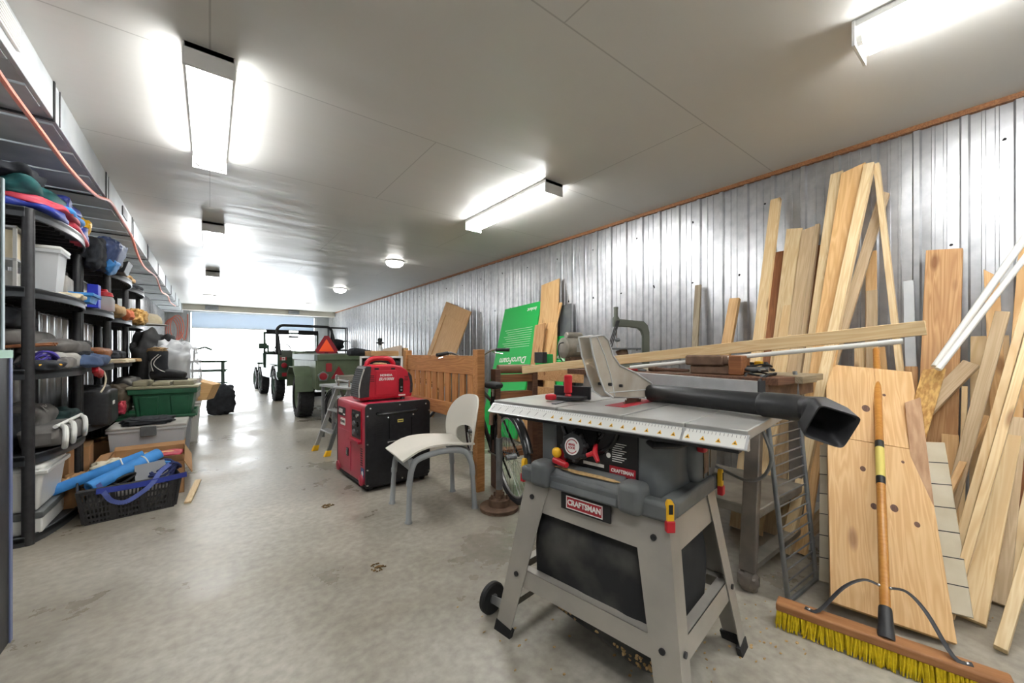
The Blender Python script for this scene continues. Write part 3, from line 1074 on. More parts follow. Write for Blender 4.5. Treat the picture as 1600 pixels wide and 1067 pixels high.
# aluminium fence resting at the back of the saw
P0 = sp(.4, .425, .912)
fd = Vector((.3, .954, 0)).normalized()
fn = Vector((-fd.y, fd.x, 0))
fe = thing('rip_fence', 'long light grey aluminium fence standing behind the vacuum wand', 'fence', P0, math.atan2(fd.y, fd.x))
MB().bx(0, .82, -.0, .03, .0, .075).bx(0, .82, -.006, .0, .0, .012).bx(0, .82, -.006, .0, .058, .075).build('extrusion', 'alu', fe, bevel=.001)
for x in (.12, .3, .6):
    MB().cyl((x, .001, .035), (x, -.004, .035), .006, n=10).build('bolt', 'label_black', fe)
MB().bx(-.006, .0, -.004, .031, -.002, .078).build('end_cap', 'black_plastic', fe)

# ------------------------------------------------------------------ timber against the right wall
def lumber(name, label, top, q, wpx, Xt, Xb=None, th=.02, mat='pine', bottom=None, Zb=0., cut=0., group='loose timber leaning on the metal wall', cat='board', roll=0., chamfer=.0015, stripes=None):
    T = wx(top[0], top[1], Xt)
    if bottom is not None:
        B = fl(*bottom, Zb)
    else:
        f = lambda s: (lambda r: (EYE - Zb) * r.x + Xb * r.z)(ray(top[0] + s * (q[0] - top[0]), top[1] + s * (q[1] - top[1])))
        s = -f(0) / (f(1) - f(0))
        B = wx(top[0] + s * (q[0] - top[0]), top[1] + s * (q[1] - top[1]), Xb)
    d = (T - B).normalized()
    wv = Vector((0, 1, 0))
    wv = (wv - d * wv.dot(d)).normalized()
    nv = d.cross(wv)
    if nv.x > 0:
        wv, nv = -wv, -nv
    if roll:
        Q = Matrix.Rotation(R(roll), 3, d)
        wv, nv = Q @ wv, Q @ nv
    p0, pw, pd = Vector(proj(T)), Vector(proj(T + wv * .01)), Vector(proj(T - d * .01))
    a, b = pw - p0, (pd - p0)
    slice_ = abs(a.x * b.y - a.y * b.x) / abs(b.y) / .01
    wm = wpx / slice_
    B = B + d * (wm / 2 * abs(wv.z) / max(d.z, .2) + .002)
    L = (T - B).length
    rot = Matrix((d, wv, nv)).transposed()
    mb = MB()
    h = wm / 2
    if cut:
        mb.hexa([(0, -h, 0), (L - cut * (cut > 0), -h, 0), (L + cut * (cut < 0), h, 0), (0, h, 0)], [(0, -h, th), (L - cut * (cut > 0), -h, th), (L + cut * (cut < 0), h, th), (0, h, th)])
    else:
        mb.bx(0, L, -h, h, 0, th)
    o = mb.build(name, mat, None, bevel=chamfer, seg=1)
    o.matrix_world = Matrix.Translation(B) @ rot.to_4x4()
    o['wm'] = wm
    del o['wm']
    return tag(o, label, cat, group)


# tall group, from left to right
lumber('batten', 'tall narrow pine batten, leftmost of the tall timber against the metal wall', (1214, 314), (1187, 536), 15, 3.44, 2.62, .035, 'pine')
lumber('board', 'dark orange-brown board half hidden right of the tall narrow batten', (1222, 394), (1205, 536), 22, 3.47, 2.75, .018, 'brown_wood')
lumber('board', 'pale board with torn top corner next to the dark brown board', (1243, 357), (1222, 536), 25, 3.46, 2.72, .02, 'pine_pale', cut=.02)
lumber('board', 'shorter pale board with slanted top in front of the torn one', (1246, 403), (1222, 560), 20, 3.40, 2.62, .02, 'pine', cut=-.03)
lumber('board', 'greenish grey-brown board with a stepped edge, left of the tallest boards', (1266, 356), (1244, 525), 22, 3.44, 2.7, .02, 'pine_grey', cut=-.02)
lumber('batten', 'thin strip along the right edge of the stepped grey-brown board', (1279, 353), (1257, 525), 7, 3.43, 2.69, .03, 'pine_grey')
lumber('board', 'dark brown board showing as a sliver left of the tallest boards', (1284, 384), (1264, 525), 12, 3.5, 2.85, .018, 'brown_wood')
lumber('board', 'tallest pale board at the left of the three reaching nearest the ceiling', (1309, 271), (1274, 525), 19, 3.42, 2.6, .022, 'pine_pale', cut=-.01)
lumber('board', 'tallest wide orange pine board between two paler ones', (1335, 261), (1294, 525), 35, 3.39, 2.56, .022, 'pine_orange', cut=-.04)
lumber('stud', 'tall pale stud forming the left side of the peak of timber', (1360, 261), (1305, 518), 15, 3.36, 2.5, .045, 'pine_pale', cat='stud')
lumber('stud', 'pale stud leaning the other way, right side of the timber peak', (1371, 260), (1399, 504), 10, 3.40, 2.98, .045, 'pine_pale', cat='stud')
lumber('board', 'grey-brown board slanting up behind the pale peak', (1384, 299), (1322, 500), 17, 3.47, 2.75, .022, 'pine_grey', cut=.03)
lumber('board', 'short knotty orange board upright under the peak', (1362, 394), (1362, 560), 17, 3.51, 3.1, .02, 'pine_orange')
lumber('board', 'shorter grey-brown board in front of the knotty one under the peak', (1363, 455), (1363, 560), 17, 3.44, 3.05, .02, 'pine_grey')
lumber('board', 'small pale board just above the wide pine panel', (1344, 543), (1344, 600), 16, 3.4, 3.1, .02, 'pine')
lumber('board', 'small yellowish board right of the broom handle top', (1378, 543), (1384, 600), 11, 3.38, 3.1, .02, 'pine_orange')
lumber('board', 'grey-white plank standing by the wall right of the peak', (1420, 440), (1424, 578), 17, 3.5, 3.15, .02, 'galv_dull')
lumber('board', 'dark rounded offcut behind the foot of the right peak stud', (1425, 574), (1425, 640), 20, 3.3, 3.05, .03, 'pine_old')
lumber('board', 'short pine board leaning by the wall above the bench', (1150, 468), (1139, 530), 15, 3.48, 3.0, .035, 'pine_orange')
lumber('stick', 'weathered grey stick on the wall between scroll saw and bench', (1092, 446), (1087, 540), 9, 3.5, 3.2, .02, 'drift', cat='stick')
# right hand group
lumber('plank', 'wide weathered orange plank with a ragged dark top', (1476, 391), (1469, 575), 57, 3.5, 2.95, .035, 'pine_old', cut=.02)
lumber('board', 'orange pine board with a slanted top behind the white pipes', (1549, 421), (1553, 500), 24, 3.5, 3.1, .02, 'pine_orange', cut=.06)
lumber('board', 'square pale plywood piece behind the slanting stud', (1546, 526), (1546, 640), 60, 3.42, 3.1, .018, 'ply')
lumber('board', 'grey-beige plank slanting up from the strand board', (1518, 570), (1450, 640), 34, 3.22, 2.7, .03, 'pine_grey', cat='plank')
lumber('post', 'short slim yellow post under the slanting plank', (1508, 605), (1506, 680), 9, 3.15, 2.9, .03, 'pine', cat='post')
lumber('board', 'knotty yellow board low behind the slanting studs', (1485, 680), (1485, 760), 27, 3.1, 2.85, .02, 'pine_orange')
lumber('sheet', 'dark grey sheet edge behind the strand board', (1459, 640), (1451, 780), 20, 3.2, 2.9, .006, 'saw_grey', cat='sheet')
lumber('stud', 'orange stud leaning steeply across behind the grey-brown stud', (1541, 655), (1455, 830), 13, 3.2, 2.6, .04, 'pine_orange', cat='stud')
lumber('stud', 'long grey-brown stud leaning from near the floor to the plywood', (1567, 490), None, 24, 3.2, None, .045, 'pine_grey', bottom=(1460, 890), cat='stud')
lumber('stud', 'long yellow stud at the far right, left one of the pair', (1612, 456), None, 15, 3.12, None, .045, 'pine', bottom=(1470, 955), cat='stud')
lumber('stud', 'long yellow stud at the far right, right one of the pair', (1628, 466), None, 17, 3.06, None, .045, 'pine', bottom=(1483, 967), cat='stud')
lumber('plank', 'broad pale plank standing low right of the yellow stud pair', (1572, 683), None, 50, 3.08, None, .03, 'pine', bottom=(1513, 972), cat='plank')
lumber('plank', 'rough-edged board standing behind the broad pale plank', (1588, 655), None, 34, 3.25, None, .025, 'pine_grey', bottom=(1558, 945), cat='plank')
lumber('batten', 'short pale batten on the floor in the bottom right corner', (1635, 780), None, 22, 2.9, None, .03, 'pine_pale', bottom=(1563, 1020), cat='batten')
lumber('board', 'orange board at the right edge of the photo behind the yellow studs', (1606, 372), (1596, 500), 26, 3.5, 3.1, .02, 'pine_orange')
lumber('board', 'brown board low at the right edge behind the rough board', (1604, 640), (1598, 800), 40, 3.4, 3.1, .02, 'brown_wood')
lumber('board', 'pale leaning offcut low at the right edge of the photo', (1625, 700), (1590, 850), 18, 3.2, 2.75, .02, 'pine_pale')
# strand board offcut, rough brown board and the wide pine panel with the pale grooved board behind it
ob = lumber('offcut', 'golden strand board offcut leaning beside the pine panel', (1461, 575), (1436, 660), 36, 3.0, 2.5, .012, 'osb', cut=-.02)
lumber('board', 'rough pinkish-brown board along the right edge of the pine panel', (1426, 624), (1452, 850), 25, 2.88, 2.25, .02, pbr('rough_pink_wood', 'c9a583', .8, col2='b08a69', scale=9, stretch=(1, 6, 6), bump=.3), cut=-.03)
gb = lumber('grooved_board', 'pale white-grey grooved board standing behind the pine panel', (1371, 690), None, 192, 2.8, None, .015, pbr('grey_white_board', 'd3cab4', .7, col2='c4b99f', scale=6), bottom=(1390, 950), cat='board')
gr = MB()
gm = gb.matrix_world
n_ = 7
xs = [v.co for v in gb.data.vertices]
Lx, hy = max(v.x for v in xs), max(v.y for v in xs)
for i in range(1, n_):
    gr.bx(Lx * i / n_ - .002, Lx * i / n_ + .002, -hy - .0008, hy + .0008, .012, .0158)
gr.build('groove', 'label_black', gb)
T_, B_ = wx(1353, 586, 2.98), fl(1388, 984)
pnl = thing('pine_panel', 'wide knotty pine panel of glued boards leaning behind the push broom', 'panel', B_, 0, 'loose timber leaning on the metal wall')
d = (T_ - B_).normalized()
wv = (fl(1293, 960) - fl(1480, 1003))
wv = (wv - d * wv.dot(d)).normalized()
nv = d.cross(wv)
if nv.z < 0:
    wv, nv = -wv, -nv
L = (T_ - B_).length
hw_ = .185
rot = Matrix((d, wv, nv)).transposed()
pnl.rotation_euler = rot.to_euler()
pnl.location = B_ + Vector((0, 0, hw_ * abs(wv.z) / d.z + .003))
for x0, x1, y0, y1 in ((0, L * .62, -hw_, .0), (0, L * .62, .0005, hw_), (L * .622, L, -hw_, -.03), (L * .622, L, -.0295, hw_)):
    o = MB().bx(x0, x1, y0, y1, 0, .022).build('board', 'pine_orange', pnl, bevel=.001, seg=1)
for x, y, r_ in ((L * .78, .02, .017), (L * .5, .05, .011), (L * .36, .02, .012), (L * .37, -.05, .014), (L * .33, -.12, .01), (L * .86, -.06, .007), (L * .56, -.1, .006)):
    MB().lathe([(r_, .0), (r_ * .8, .0006), (0, .0008)], n=14, T=Matrix.Translation((x, y, .0222)) @ Matrix.Diagonal((1.3, 1, 1, 1))).build('knot', 'dark_wood', pnl)

# white plastic pipes
def pipe(name, label, a, b, r, mat='white_plastic', cat='pipe', group=None, caps=True):
    o = MB().cyl((0, 0, 0), (0, 0, (b - a).length), r, n=14).build(name, mat)
    o.location = a
    o.rotation_euler = (b - a).to_track_quat('Z', 'Y').to_euler()
    return tag(o, label, cat, group)


pipe('pipe', 'upper of two thin white pipes slanting past the weathered plank', wx(1461, 573, 2.92), wx(1625, 338, 3.35), .016, group='white pipes leaning right')
pipe('pipe', 'lower of two thin white pipes slanting past the weathered plank', wx(1466, 577, 2.85), wx(1625, 372, 3.28), .013, group='white pipes leaning right')

# ------------------------------------------------------------------ push broom
b0, b1 = fl(1216, 972), fl(1512, 1083)
bd = (b1 - b0).normalized()
b1 = b0 + bd * .60
bc = (b0 + b1) / 2
br = thing('push_broom', 'push broom with yellow bristles, wooden block and long varnished handle', 'broom', bc, math.atan2(bd.y, bd.x))
MB().bx(-.305, .305, -.034, .034, .062, .094).build('block', pbr('broom_block_wood', 'a9764a', .6, col2='946238', scale=8, stretch=(1, 6, 6)), br, bevel=.007, seg=3)
bs = MB()
for i in range(64):
    for j in range(5):
        x, y = -.298 + i * .0095 + random.uniform(-.002, .002), -.03 + j * .015
        for k in range(3):
            dx, dy = random.uniform(-.009, .009), random.uniform(-.006, .006) + (j - 2) * .007
            bs.tube([(x, y, .064), (x + dx * .5, y + dy * .5, .035), (x + dx, y + dy, random.uniform(.0, .006))], [.0034, .0032, .0016], n=4, caps=False)
bs.build('bristles', 'bristle', br)['kind'] = 'stuff'
iM = br.matrix_basis.inverted() if False else (Matrix.Translation(bc) @ Matrix.Rotation(br.rotation_euler.z, 4, 'Z')).inverted()
h0 = Vector((.02, 0, .09))
h1 = iM @ wd(1369, 545, 2.36)
hd = (h1 - h0).normalized()
HL = (h1 - h0).length
MB().tube([h0 + hd * .03, h0 + hd * .04, h1 - hd * .01, h1], [.015, .0165, .0165, .012], n=18).build('handle', 'varnish', br)
for a, b, mt in ((.40, .425, 'label_black'), (.425, .53, 'label_yellow'), (.53, .555, 'label_black')):
    MB().cyl(h0 + hd * (HL * a), h0 + hd * (HL * b), .0171, n=18).build('paper_band', mt, br)
MB().tube([h0 + hd * -.01, h0 + hd * .02, h0 + hd * .1, h0 + hd * .105], [.026, .023, .0195, .0185], n=16).build('socket', 'black_plastic', br)
j = h0 + hd * .19
for s in (-1, 1):
    end = Vector((s * .2 + (0.01 if s > 0 else 0), 0, .097))
    MB().tube(smooth_path([j + Vector((0, 0, .018)) * 0 + Vector((s * .014, -.012, .0)), j + Vector((s * .06, -.012, .004)), j * .55 + end * .45 + Vector((s * .02, 0, .025)), end + Vector((-s * .03, 0, .006)), end + Vector((s * .012, 0, 0))], 5), .0085, n=8, flat=.35).build('brace', 'black_plastic', br)
    MB().blob(end, (.007, .007, .004), e=1, amp=0, nu=10, nv=6).build('rivet', 'chrome', br)
    MB().blob(j + Vector((s * .016, -.017, .002)), (.006, .004, .006), e=1, amp=0, nu=10, nv=6).build('rivet', 'chrome', br)

# ------------------------------------------------------------------ wire rack leaning on the bench
ra0, ra1 = fl(1232, 945), wd(1191, 585, 1.86)
rb0, rb1 = fl(1275, 908), wd(1242, 580, 2.06)
rk = thing('wire_rack', 'narrow grey wire rack with many rungs standing against the bench end', 'rack', ra0)
lo = lambda p: p - ra0
for a, b in ((ra0, ra1), (rb0, rb1)):
    MB().cyl(lo(a) + Vector((0, 0, .008)), lo(b), .0105, n=12).build('side_rail', 'steel', rk)
for i in range(21):
    t = .045 + i * .0445
    MB().cyl(lo(ra0.lerp(ra1, t)), lo(rb0.lerp(rb1, t)), .0035, n=8).build('rung', 'steel', rk)
MB().cyl(lo(ra0) + Vector((0, 0, .012)), lo(rb0) + Vector((0, 0, .012)), .009, n=8).build('bottom_bar', 'steel', rk)

# ------------------------------------------------------------------ old bench on metal legs behind the saw
legm = pbr('brown_grey_steel', '77706a', .55, .4, col2='8f857a', scale=9, bump=.1)
wb = thing('workbench', 'old metal-legged workbench with a thick worn wooden top behind the saw', 'workbench', (2.03, .7, 0))
for i in range(3):
    MB().bx(-.0 + i * .217, .213 + i * .217, -.02 - (.03 if i == 1 else 0), 1.3, .95, .985).build('top_plank', 'dark_wood' if i == 0 else 'drift', wb, bevel=.003)
for x0 in (.03, .56):
    for y0 in (.09, 1.14):
        lg = MB()
        sx = -.1 if x0 < .3 else .02
        lg.hexa([(x0 + sx, y0 - .04, .09), (x0 + sx + .036, y0 - .04, .09), (x0 + sx + .036, y0 + .03, .09), (x0 + sx, y0 + .03, .09)], [(x0 - .0, y0 - .035, .95), (x0 + .045, y0 - .035, .95), (x0 + .045, y0 + .03, .95), (x0 - .0, y0 + .03, .95)])
        lg.build('leg', legm, wb, bevel=.006)
        MB().blob((x0 + sx + .025, y0 - .005, .045), (.036, .042, .045), e=.7, amp=.15, fr=5, seed=x0, zc=.98).build('foot', legm, wb)
MB().bx(-.02, .6, .05, 1.2, .33, .375).build('shelf', 'dust', wb, bevel=.006)
for y0 in (.085,):
    MB().bx(-.04, .62, y0 - .03, y0 + .03, .1, .125).build('cross_bar', 'dust', wb)
MB().bx(-.0, .63, .02, .06, .88, .95).build('apron', 'rust', wb)
# vice with wooden jaws, cable, plug, red pliers on the bench
v = thing('bench_vice', 'brown bench vice with wooden jaw blocks on the workbench', 'vice', (2.16, 1.02, .986), R(95))
MB().bx(-.09, .12, -.035, .035, .0, .045).build('slide', 'rust', v, bevel=.006)
MB().bx(-.15, -.085, -.06, .06, .0, .1).build('jaw', 'brown_wood', v, bevel=.006)
MB().bx(-.06, .14, -.055, .055, .046, .1).build('jaw', 'rust', v, bevel=.01)
MB().cyl((-.15, 0, .03), (-.25, 0, .03), .012, n=12).build('screw', 'steel', v)
MB().cyl((-.235, -.09, .03), (-.235, .09, .03), .006, n=8).build('handle', 'steel', v)
cb = MB()
for k in range(5):
    c = Vector((2.2 + .03 * k, .82 + .02 * k, .993 + .009 * k))
    cb.tube([c + Vector(((.075 + .01 * (k % 2)) * math.cos(a), .07 * math.sin(a), .006 * math.sin(3 * a + k) + .012 * (k % 3))) for a in [R(18 * i) for i in range(20)]], .005, n=6, closed=True)
cb.tube(smooth_path([(2.2, .76, .995), (2.08, .74, .995), (2.014, .76, .96), (2.012, .79, .9), (2.014, .82, .96), (2.1, .84, .996)], 6), .006, n=6)
tag(cb.build('power_cable', 'black', origin=(2.2, .8, .99)), 'black cable coiled in a heap at the right end of the workbench', 'cable')
tag(MB().blob((2.26, .845, 1.045), (.014, .02, .012), e=.5, amp=0).build('plug', 'yellow', origin=(2.26, .845, 1.045)), 'yellow plug on the heap of black cable', 'plug')
pl = thing('pliers', 'red-handled pliers lying on the workbench behind the fence', 'pliers', (2.14, 1.48, .992), R(70))
for s in (-1, 1):
    MB().tube([(.0, s * .006, .0), (.06, s * .016, .0), (.13, s * .014, .0)], [.006, .008, .007], n=8).build('grip', 'red', pl)
MB().tube([(.01, 0, 0), (-.03, 0, 0), (-.07, 0, 0)], [.011, .012, .004], n=8).build('jaws', 'steel', pl)
hm = thing('hand_brush', 'brown-handled hand tool lying beside the pliers on the workbench', 'hand tool', (2.16, 1.28, .999), R(85))
MB().tube([(-.12, 0, 0), (-.03, 0, 0), (.02, 0, 0), (.1, 0, 0)], [.008, .012, .009, .014], n=10).build('handle', 'dark_wood', hm)
MB().cyl((.1, 0, 0), (.15, 0, 0), .016, .012, n=10).build('head', 'rust', hm)

# long stud lying over the bench and roller stand, white pipe under it
a, b = wd(818, 578, 3.28), wd(1447, 512, 1.62)
lp = MB().bx(0, (b - a).length, -.02, .02, -.03, .03).build('stud', 'pine', bevel=.002, seg=1)
d = (b - a).normalized()
s_ = d.cross(Vector((0, 0, 1))).normalized()
lp.matrix_world = Matrix.Translation(a) @ Matrix((d, s_, s_.cross(d))).transposed().to_4x4()
tag(lp, 'long light stud lying nearly level across the bench in front of the tall timber', 'stud')
pipe('pipe', 'long thin white pipe lying just under the level stud', wd(985, 574, 2.5), wd(1411, 533, 1.62), .011)

# ------------------------------------------------------------------ big red and black generator
G0 = fl(571, 771)
G1 = fl(528, 737)
gx = (fl(667, 748) - G0)
rzg = math.atan2(gx.y, gx.x) - R(1)
GW, GL, GH = .56, .69, .695
ge = thing('generator', 'big red and black enclosed generator on casters behind the grey chair', 'generator', G0, rzg)
def rrect(w, h, r, n=5, x0=0, y0=0):
    out = []
    for cx_, cy_, a0 in ((w - r, r, -90), (w - r, h - r, 0), (r, h - r, 90), (r, r, 180)):
        for i in range(n + 1):
            a = R(a0 + 90 * i / n)
            out.append((x0 + cx_ + r * math.cos(a), y0 + cy_ + r * math.sin(a)))
    return out
XZ = Matrix(((1, 0, 0, 0), (0, 0, -1, 0), (0, 1, 0, 0), (0, 0, 0, 1)))   # polygon x,y -> x,z ; extrude along -y
MB().prism(rrect(GW, GH - .045, .035), -GL + .012, -.012, Matrix.Translation((0, 0, .045)) @ XZ).build('housing', 'gen_red', ge, ang=50)
fp = MB().prism(rrect(GW + .004, GH - .041, .037), -.012, .006, Matrix.Translation((-.002, 0, .043)) @ XZ).build('front_panel', pbr('black_sheet', '17171a', .35, col2='222226', scale=30, bump=.05), ge, bevel=.004)
MB().prism(rrect(GW + .004, GH - .041, .037), -GL - .004, -GL + .012, Matrix.Translation((-.002, 0, .043)) @ XZ).build('rear_panel', 'black_gloss', ge, bevel=.004)
ns = M['black_gloss']
for x, z in ((.035, .66), (.28, .672), (.52, .66), (.012, .6), (.012, .38), (.012, .18), (.012, .06), (.55, .6), (.55, .39), (.55, .08), (.3, .065), (.18, .575), (.4, .58), (.18, .375), (.4, .375)):
    MB().lathe([(0, -.002), (.009, -.002), (.007, .006), (0, .008)], n=12, T=frame((x, -.008, z), (1, 0, 0), (0, 0, 1))).build('screw', 'chrome', fp)
MB().tube(smooth_path([(.09, -.006, .615), (.11, -.032, .612), (.25, -.038, .612), (.4, -.032, .612), (.44, -.006, .622)], 5), .011, n=8).build('grab_bar', 'black_gloss', fp)
MB().tube([(.185, -.012, .378), (.395, -.012, .378)], .004, n=6).build('edge_trim', 'chrome', fp)
for z0 in (.4, .56):
    pass
rp = MB()
for x0, x1, z0, z1 in ((.19, .193, .4, .56), (.385, .388, .4, .56)):
    rp.bx(x0, x1, -.009, -.006, z0, z1)
rp.build('pressed_rib', 'black_gloss', fp)
lb = MB().bx(.262, .312, -.009, -.0055, .527, .551).build('yellow_label', 'label_yellow', fp)
MB().bx(.267, .307, -.0095, -.0088, .535, .543).build('label_line', 'label_black', lb)
for i in range(9):
    MB().bx(.085, .14, -.0075, -.0058, .385 + i * .0185, .393 + i * .0185).build('vent_slot', 'label_black', fp)
# left side, facing the aisle
LT = frame((-.0005, GL, 0), (0, -1, 0), (0, 0, 1))           # x runs from the far end towards the camera
lp_ = MB().prism(rrect(.31, .33, .012, x0=.05, y0=.1), .0, .004, LT).build('service_door', 'gen_red', ge, bevel=.002)
MB().prism(rrect(.05, .07, .01, x0=.27, y0=.22), .004, .011, LT).build('latch', 'black_gloss', lp_, bevel=.002)
MB().prism(rrect(.02, .035, .006, x0=.285, y0=.235), .011, .016, LT).build('latch_tongue', 'chrome', lp_)
np_ = MB().prism(rrect(.19, .075, .01, x0=.035, y0=.545), .0, .003, LT).build('name_plate', 'label_black', ge)
text('6500', .05, LT @ Matrix.Translation((.105, .584, .0034)), 'label_white', np_, bold=.0012, shear=.2)
MB().prism(rrect(.05, .012, .003, x0=.17, y0=.555), .003, .0036, LT).build('small_print', 'label_white', np_)
np2 = MB().prism(rrect(.12, .06, .01, x0=.1, y0=.465), .0, .003, LT).build('name_plate', 'label_white', ge)
text('POWER', .032, LT @ Matrix.Translation((.16, .495, .0034)), 'label_black', np2, bold=.001)
rc = MB().prism(rrect(.25, .28, .015, x0=.36, y0=.375), -.0, .004, LT).build('recess_frame', 'honda_red', ge)
cp = MB().prism(rrect(.2, .225, .01, x0=.4, y0=.405), .004, .006, LT).build('control_panel', 'label_black', rc)
for x, y, r_, mt in ((.45, .59, .024, 'black_plastic'), (.54, .59, .018, 'chrome'), (.46, .52, .022, 'steel'), (.54, .52, .02, 'black_gloss'), (.46, .45, .024, 'steel'), (.54, .45, .022, 'black_plastic')):
    MB().lathe([(0, 0), (r_, 0), (r_ * .9, .012), (r_ * .5, .014), (0, .012)], n=18, T=LT @ Matrix.Translation((x, y, .006))).build('socket', mt, cp)
MB().prism(rrect(.25, .02, .005, x0=.36, y0=.372), .0, .03, LT).build('recess_sill', 'gen_red', rc)
for i in range(8):
    MB().prism(rrect(.045, .008, .003, x0=.585, y0=.2 + i * .0185), .0002, .0015, LT).build('vent_slot', 'label_black', ge)
st = MB().prism(rrect(.065, .085, .006, x0=.595, y0=.1), .0002, .0016, LT).build('sticker', pbr('blue_sticker', '2f4c7a', .5), ge)
MB().lathe([(0, 0), (.02, 0), (.018, .0006), (0, .0007)], n=16, T=LT @ Matrix.Translation((.627, .142, .0016))).build('sticker_mark', 'label_white', st)
for x in (.045, .615):
    MB().lathe([(0, 0), (.045, 0), (.04, .014), (.0, .02)], n=20, T=LT @ Matrix.Translation((x, .085, .0))).build('caster_boss', 'gen_red', ge)
MB().bx(.01, GW - .01, .01, GL - .01, .028, .05).build('base_frame', 'black', ge)
for x in (.05, GW - .05):
    for y in (.05, GL - .05):
        MB().cyl((x - .016, y, .025), (x + .016, y, .025), .025, n=16).build('caster', 'black', ge)

# ------------------------------------------------------------------ small red generator on top of it
HG = Matrix.Translation(G0) @ Matrix.Rotation(rzg, 4, 'Z')
hp = HG @ Vector((.005, .14, GH + .0005))
hg = thing('portable_generator', 'small red portable suitcase generator with carry handle on the big generator', 'generator', hp, rzg - R(3))
prof = [(.02, .02), (.43, .02), (.448, .06), (.45, .13), (.44, .2), (.41, .255), (.36, .29), (.28, .305), (.18, .305), (.09, .3), (.06, .28), (.03, .18), (.012, .06)]
W2 = .22
for a, b, nm, ins in ((-.03, 0, 'side_shell', 0.008), (-W2 + .03, -.03, 'middle_shell', 0), (-W2, -W2 + .03, 'side_shell', .008)):
    pr_ = [(.23 + (x - .23) * (1 - ins * 5), .16 + (z - .16) * (1 - ins * 4)) for x, z in prof]
    MB().prism(pr_, a, b, XZ).build(nm, 'honda_red', hg, bevel=.012, seg=3, ang=50)
# dark louvred end grille and right exhaust end
eg = MB()
gl = [(.0, .035), (-.002, .1), (.012, .18), (.04, .27), (.055, .292), (.098, .292), (.09, .2), (.082, .1), (.08, .04)]
eg.prism([(x - .004, z) for x, z in gl], -W2 - .0, .004, XZ)
eg = eg.build('end_grille', 'black_plastic', hg, bevel=.004)
for i in range(13):
    z = .06 + i * .017
    xo = -.006 if z < .12 else -.006 + (z - .12) * .27
    MB().bx(xo - .006, xo + .05, .01, W2 - .01, z, z + .006).build('louvre', 'black', eg)
wb_ = MB().tube([(-.006, -.006, .04), (-.008, -.006, .1), (.006, -.006, .18), (.034, -.006, .27)], .006, n=6).build('pale_edge', 'light_cloth', hg)
MB().prism([(.425, .05), (.452, .06), (.455, .13), (.445, .2), (.42, .235), (.41, .22), (.43, .15)], -W2 + .01, .002, XZ).build('end_grille', 'black_plastic', hg, bevel=.003)
hd_ = MB()
hd_.tube(smooth_path([(.09, .11, .285), (.1, .11, .325), (.14, .11, .352), (.22, .11, .357), (.285, .11, .35), (.315, .11, .32), (.33, .11, .29)], 5), .021, n=12, flat=1.0)
hd_.build('carry_handle', 'honda_red', hg)
MB().lathe([(.0, 0), (.027, 0), (.029, .012), (.026, .03), (.018, .034), (.018, .04), (0, .041)], n=20, T=Matrix.Translation((.355, .11, .288))).build('fuel_cap', 'black_plastic', hg)
MB().blob((.2, .1, .308), (.06, .05, .012), e=.8, amp=.1).build('dusty_top', 'tan', hg)
dp = MB().prism(rrect(.175, .2, .006, x0=.128, y0=.055), .0, .009, XZ).build('maintenance_cover', 'honda_red', hg, bevel=.002)
text('HONDA', .024, frame((.215, -.0096, .215), (1, 0, 0), (0, 0, 1)), 'label_white', dp, bold=.0012, sx=1.15)
text('EU1000i', .032, frame((.215, -.0096, .183), (1, 0, 0), (0, 0, 1)), 'label_white', dp, bold=.0012, shear=.25, sx=1.15)
cp = MB().prism(rrect(.036, .125, .016, x0=.328, y0=.062), .0, .011, XZ).build('control_strip', 'black_gloss', hg, bevel=.002)
for z in (.085, .11):
    MB().cyl((.346, -.011, z), (.346, -.017, z), .008, n=10).build('socket', 'steel', cp)
for i in range(4):
    for x in (.085, .378):
        if x > .3 and i > 2:
            continue
        MB().bx(x, x + .034, -.0016, .004, .165 + i * .015, .171 + i * .015).build('vent_slot', 'black', hg)
MB().bx(.325, .385, -.004, .002, .035, .047).build('white_sticker', 'label_white', hg)
for x in (.12, .26):
    MB().bx(x, x + .035, -.002, .003, .262, .277).build('top_slot', 'black', hg)
for x in (.1, .37):
    for y in (.03, .19):
        MB().cyl((x, y, 0), (x, y, .024), .02, n=12).build('rubber_foot', 'black', hg)
MB().prism([(.01, .0), (.0, .02), (.0, .05), (.45, .05), (.45, .02), (.44, .012)], -.2, -.008, Matrix.Translation((0, 0, .012)) @ XZ).build('base_shell', 'honda_red', hg, bevel=.006)

# ------------------------------------------------------------------ grey chair
c0, c1, c2, c3 = fl(642, 818), fl(612, 786), fl(744, 794), fl(703, 768)
cc = (c0 + c1 + c2 + c3) / 4
fw = ((c2 + c3) - (c0 + c1)).normalized()
ch = thing('chair', 'grey plastic chair with a pale one-piece seat and arched open back', 'chair', cc, math.atan2(fw.y, fw.x))
dep = ((c2 + c3) - (c0 + c1)).length / 4 - .005
wid = ((c1 - c0).length + (c3 - c2).length) / 4 - .01
def seatp(u, v):
    x = -dep - .05 + (2 * dep + .06) * u
    y = (-wid - .015 + (2 * wid + .03) * v)
    z = .445 + .022 * math.sin(math.pi * min(1, u * 1.05)) - .045 * max(0, .35 - u) ** 1.3 / .35 - .018 * math.cos(math.pi * (2 * v - 1)) * (1 if u > .2 else u * 5) + .006
    return (x, y * (1 - .06 * u), z - .02)
MB().sheet(seatp, 24, 20, .012).build('seat', 'chair_shell', ch, ang=60)
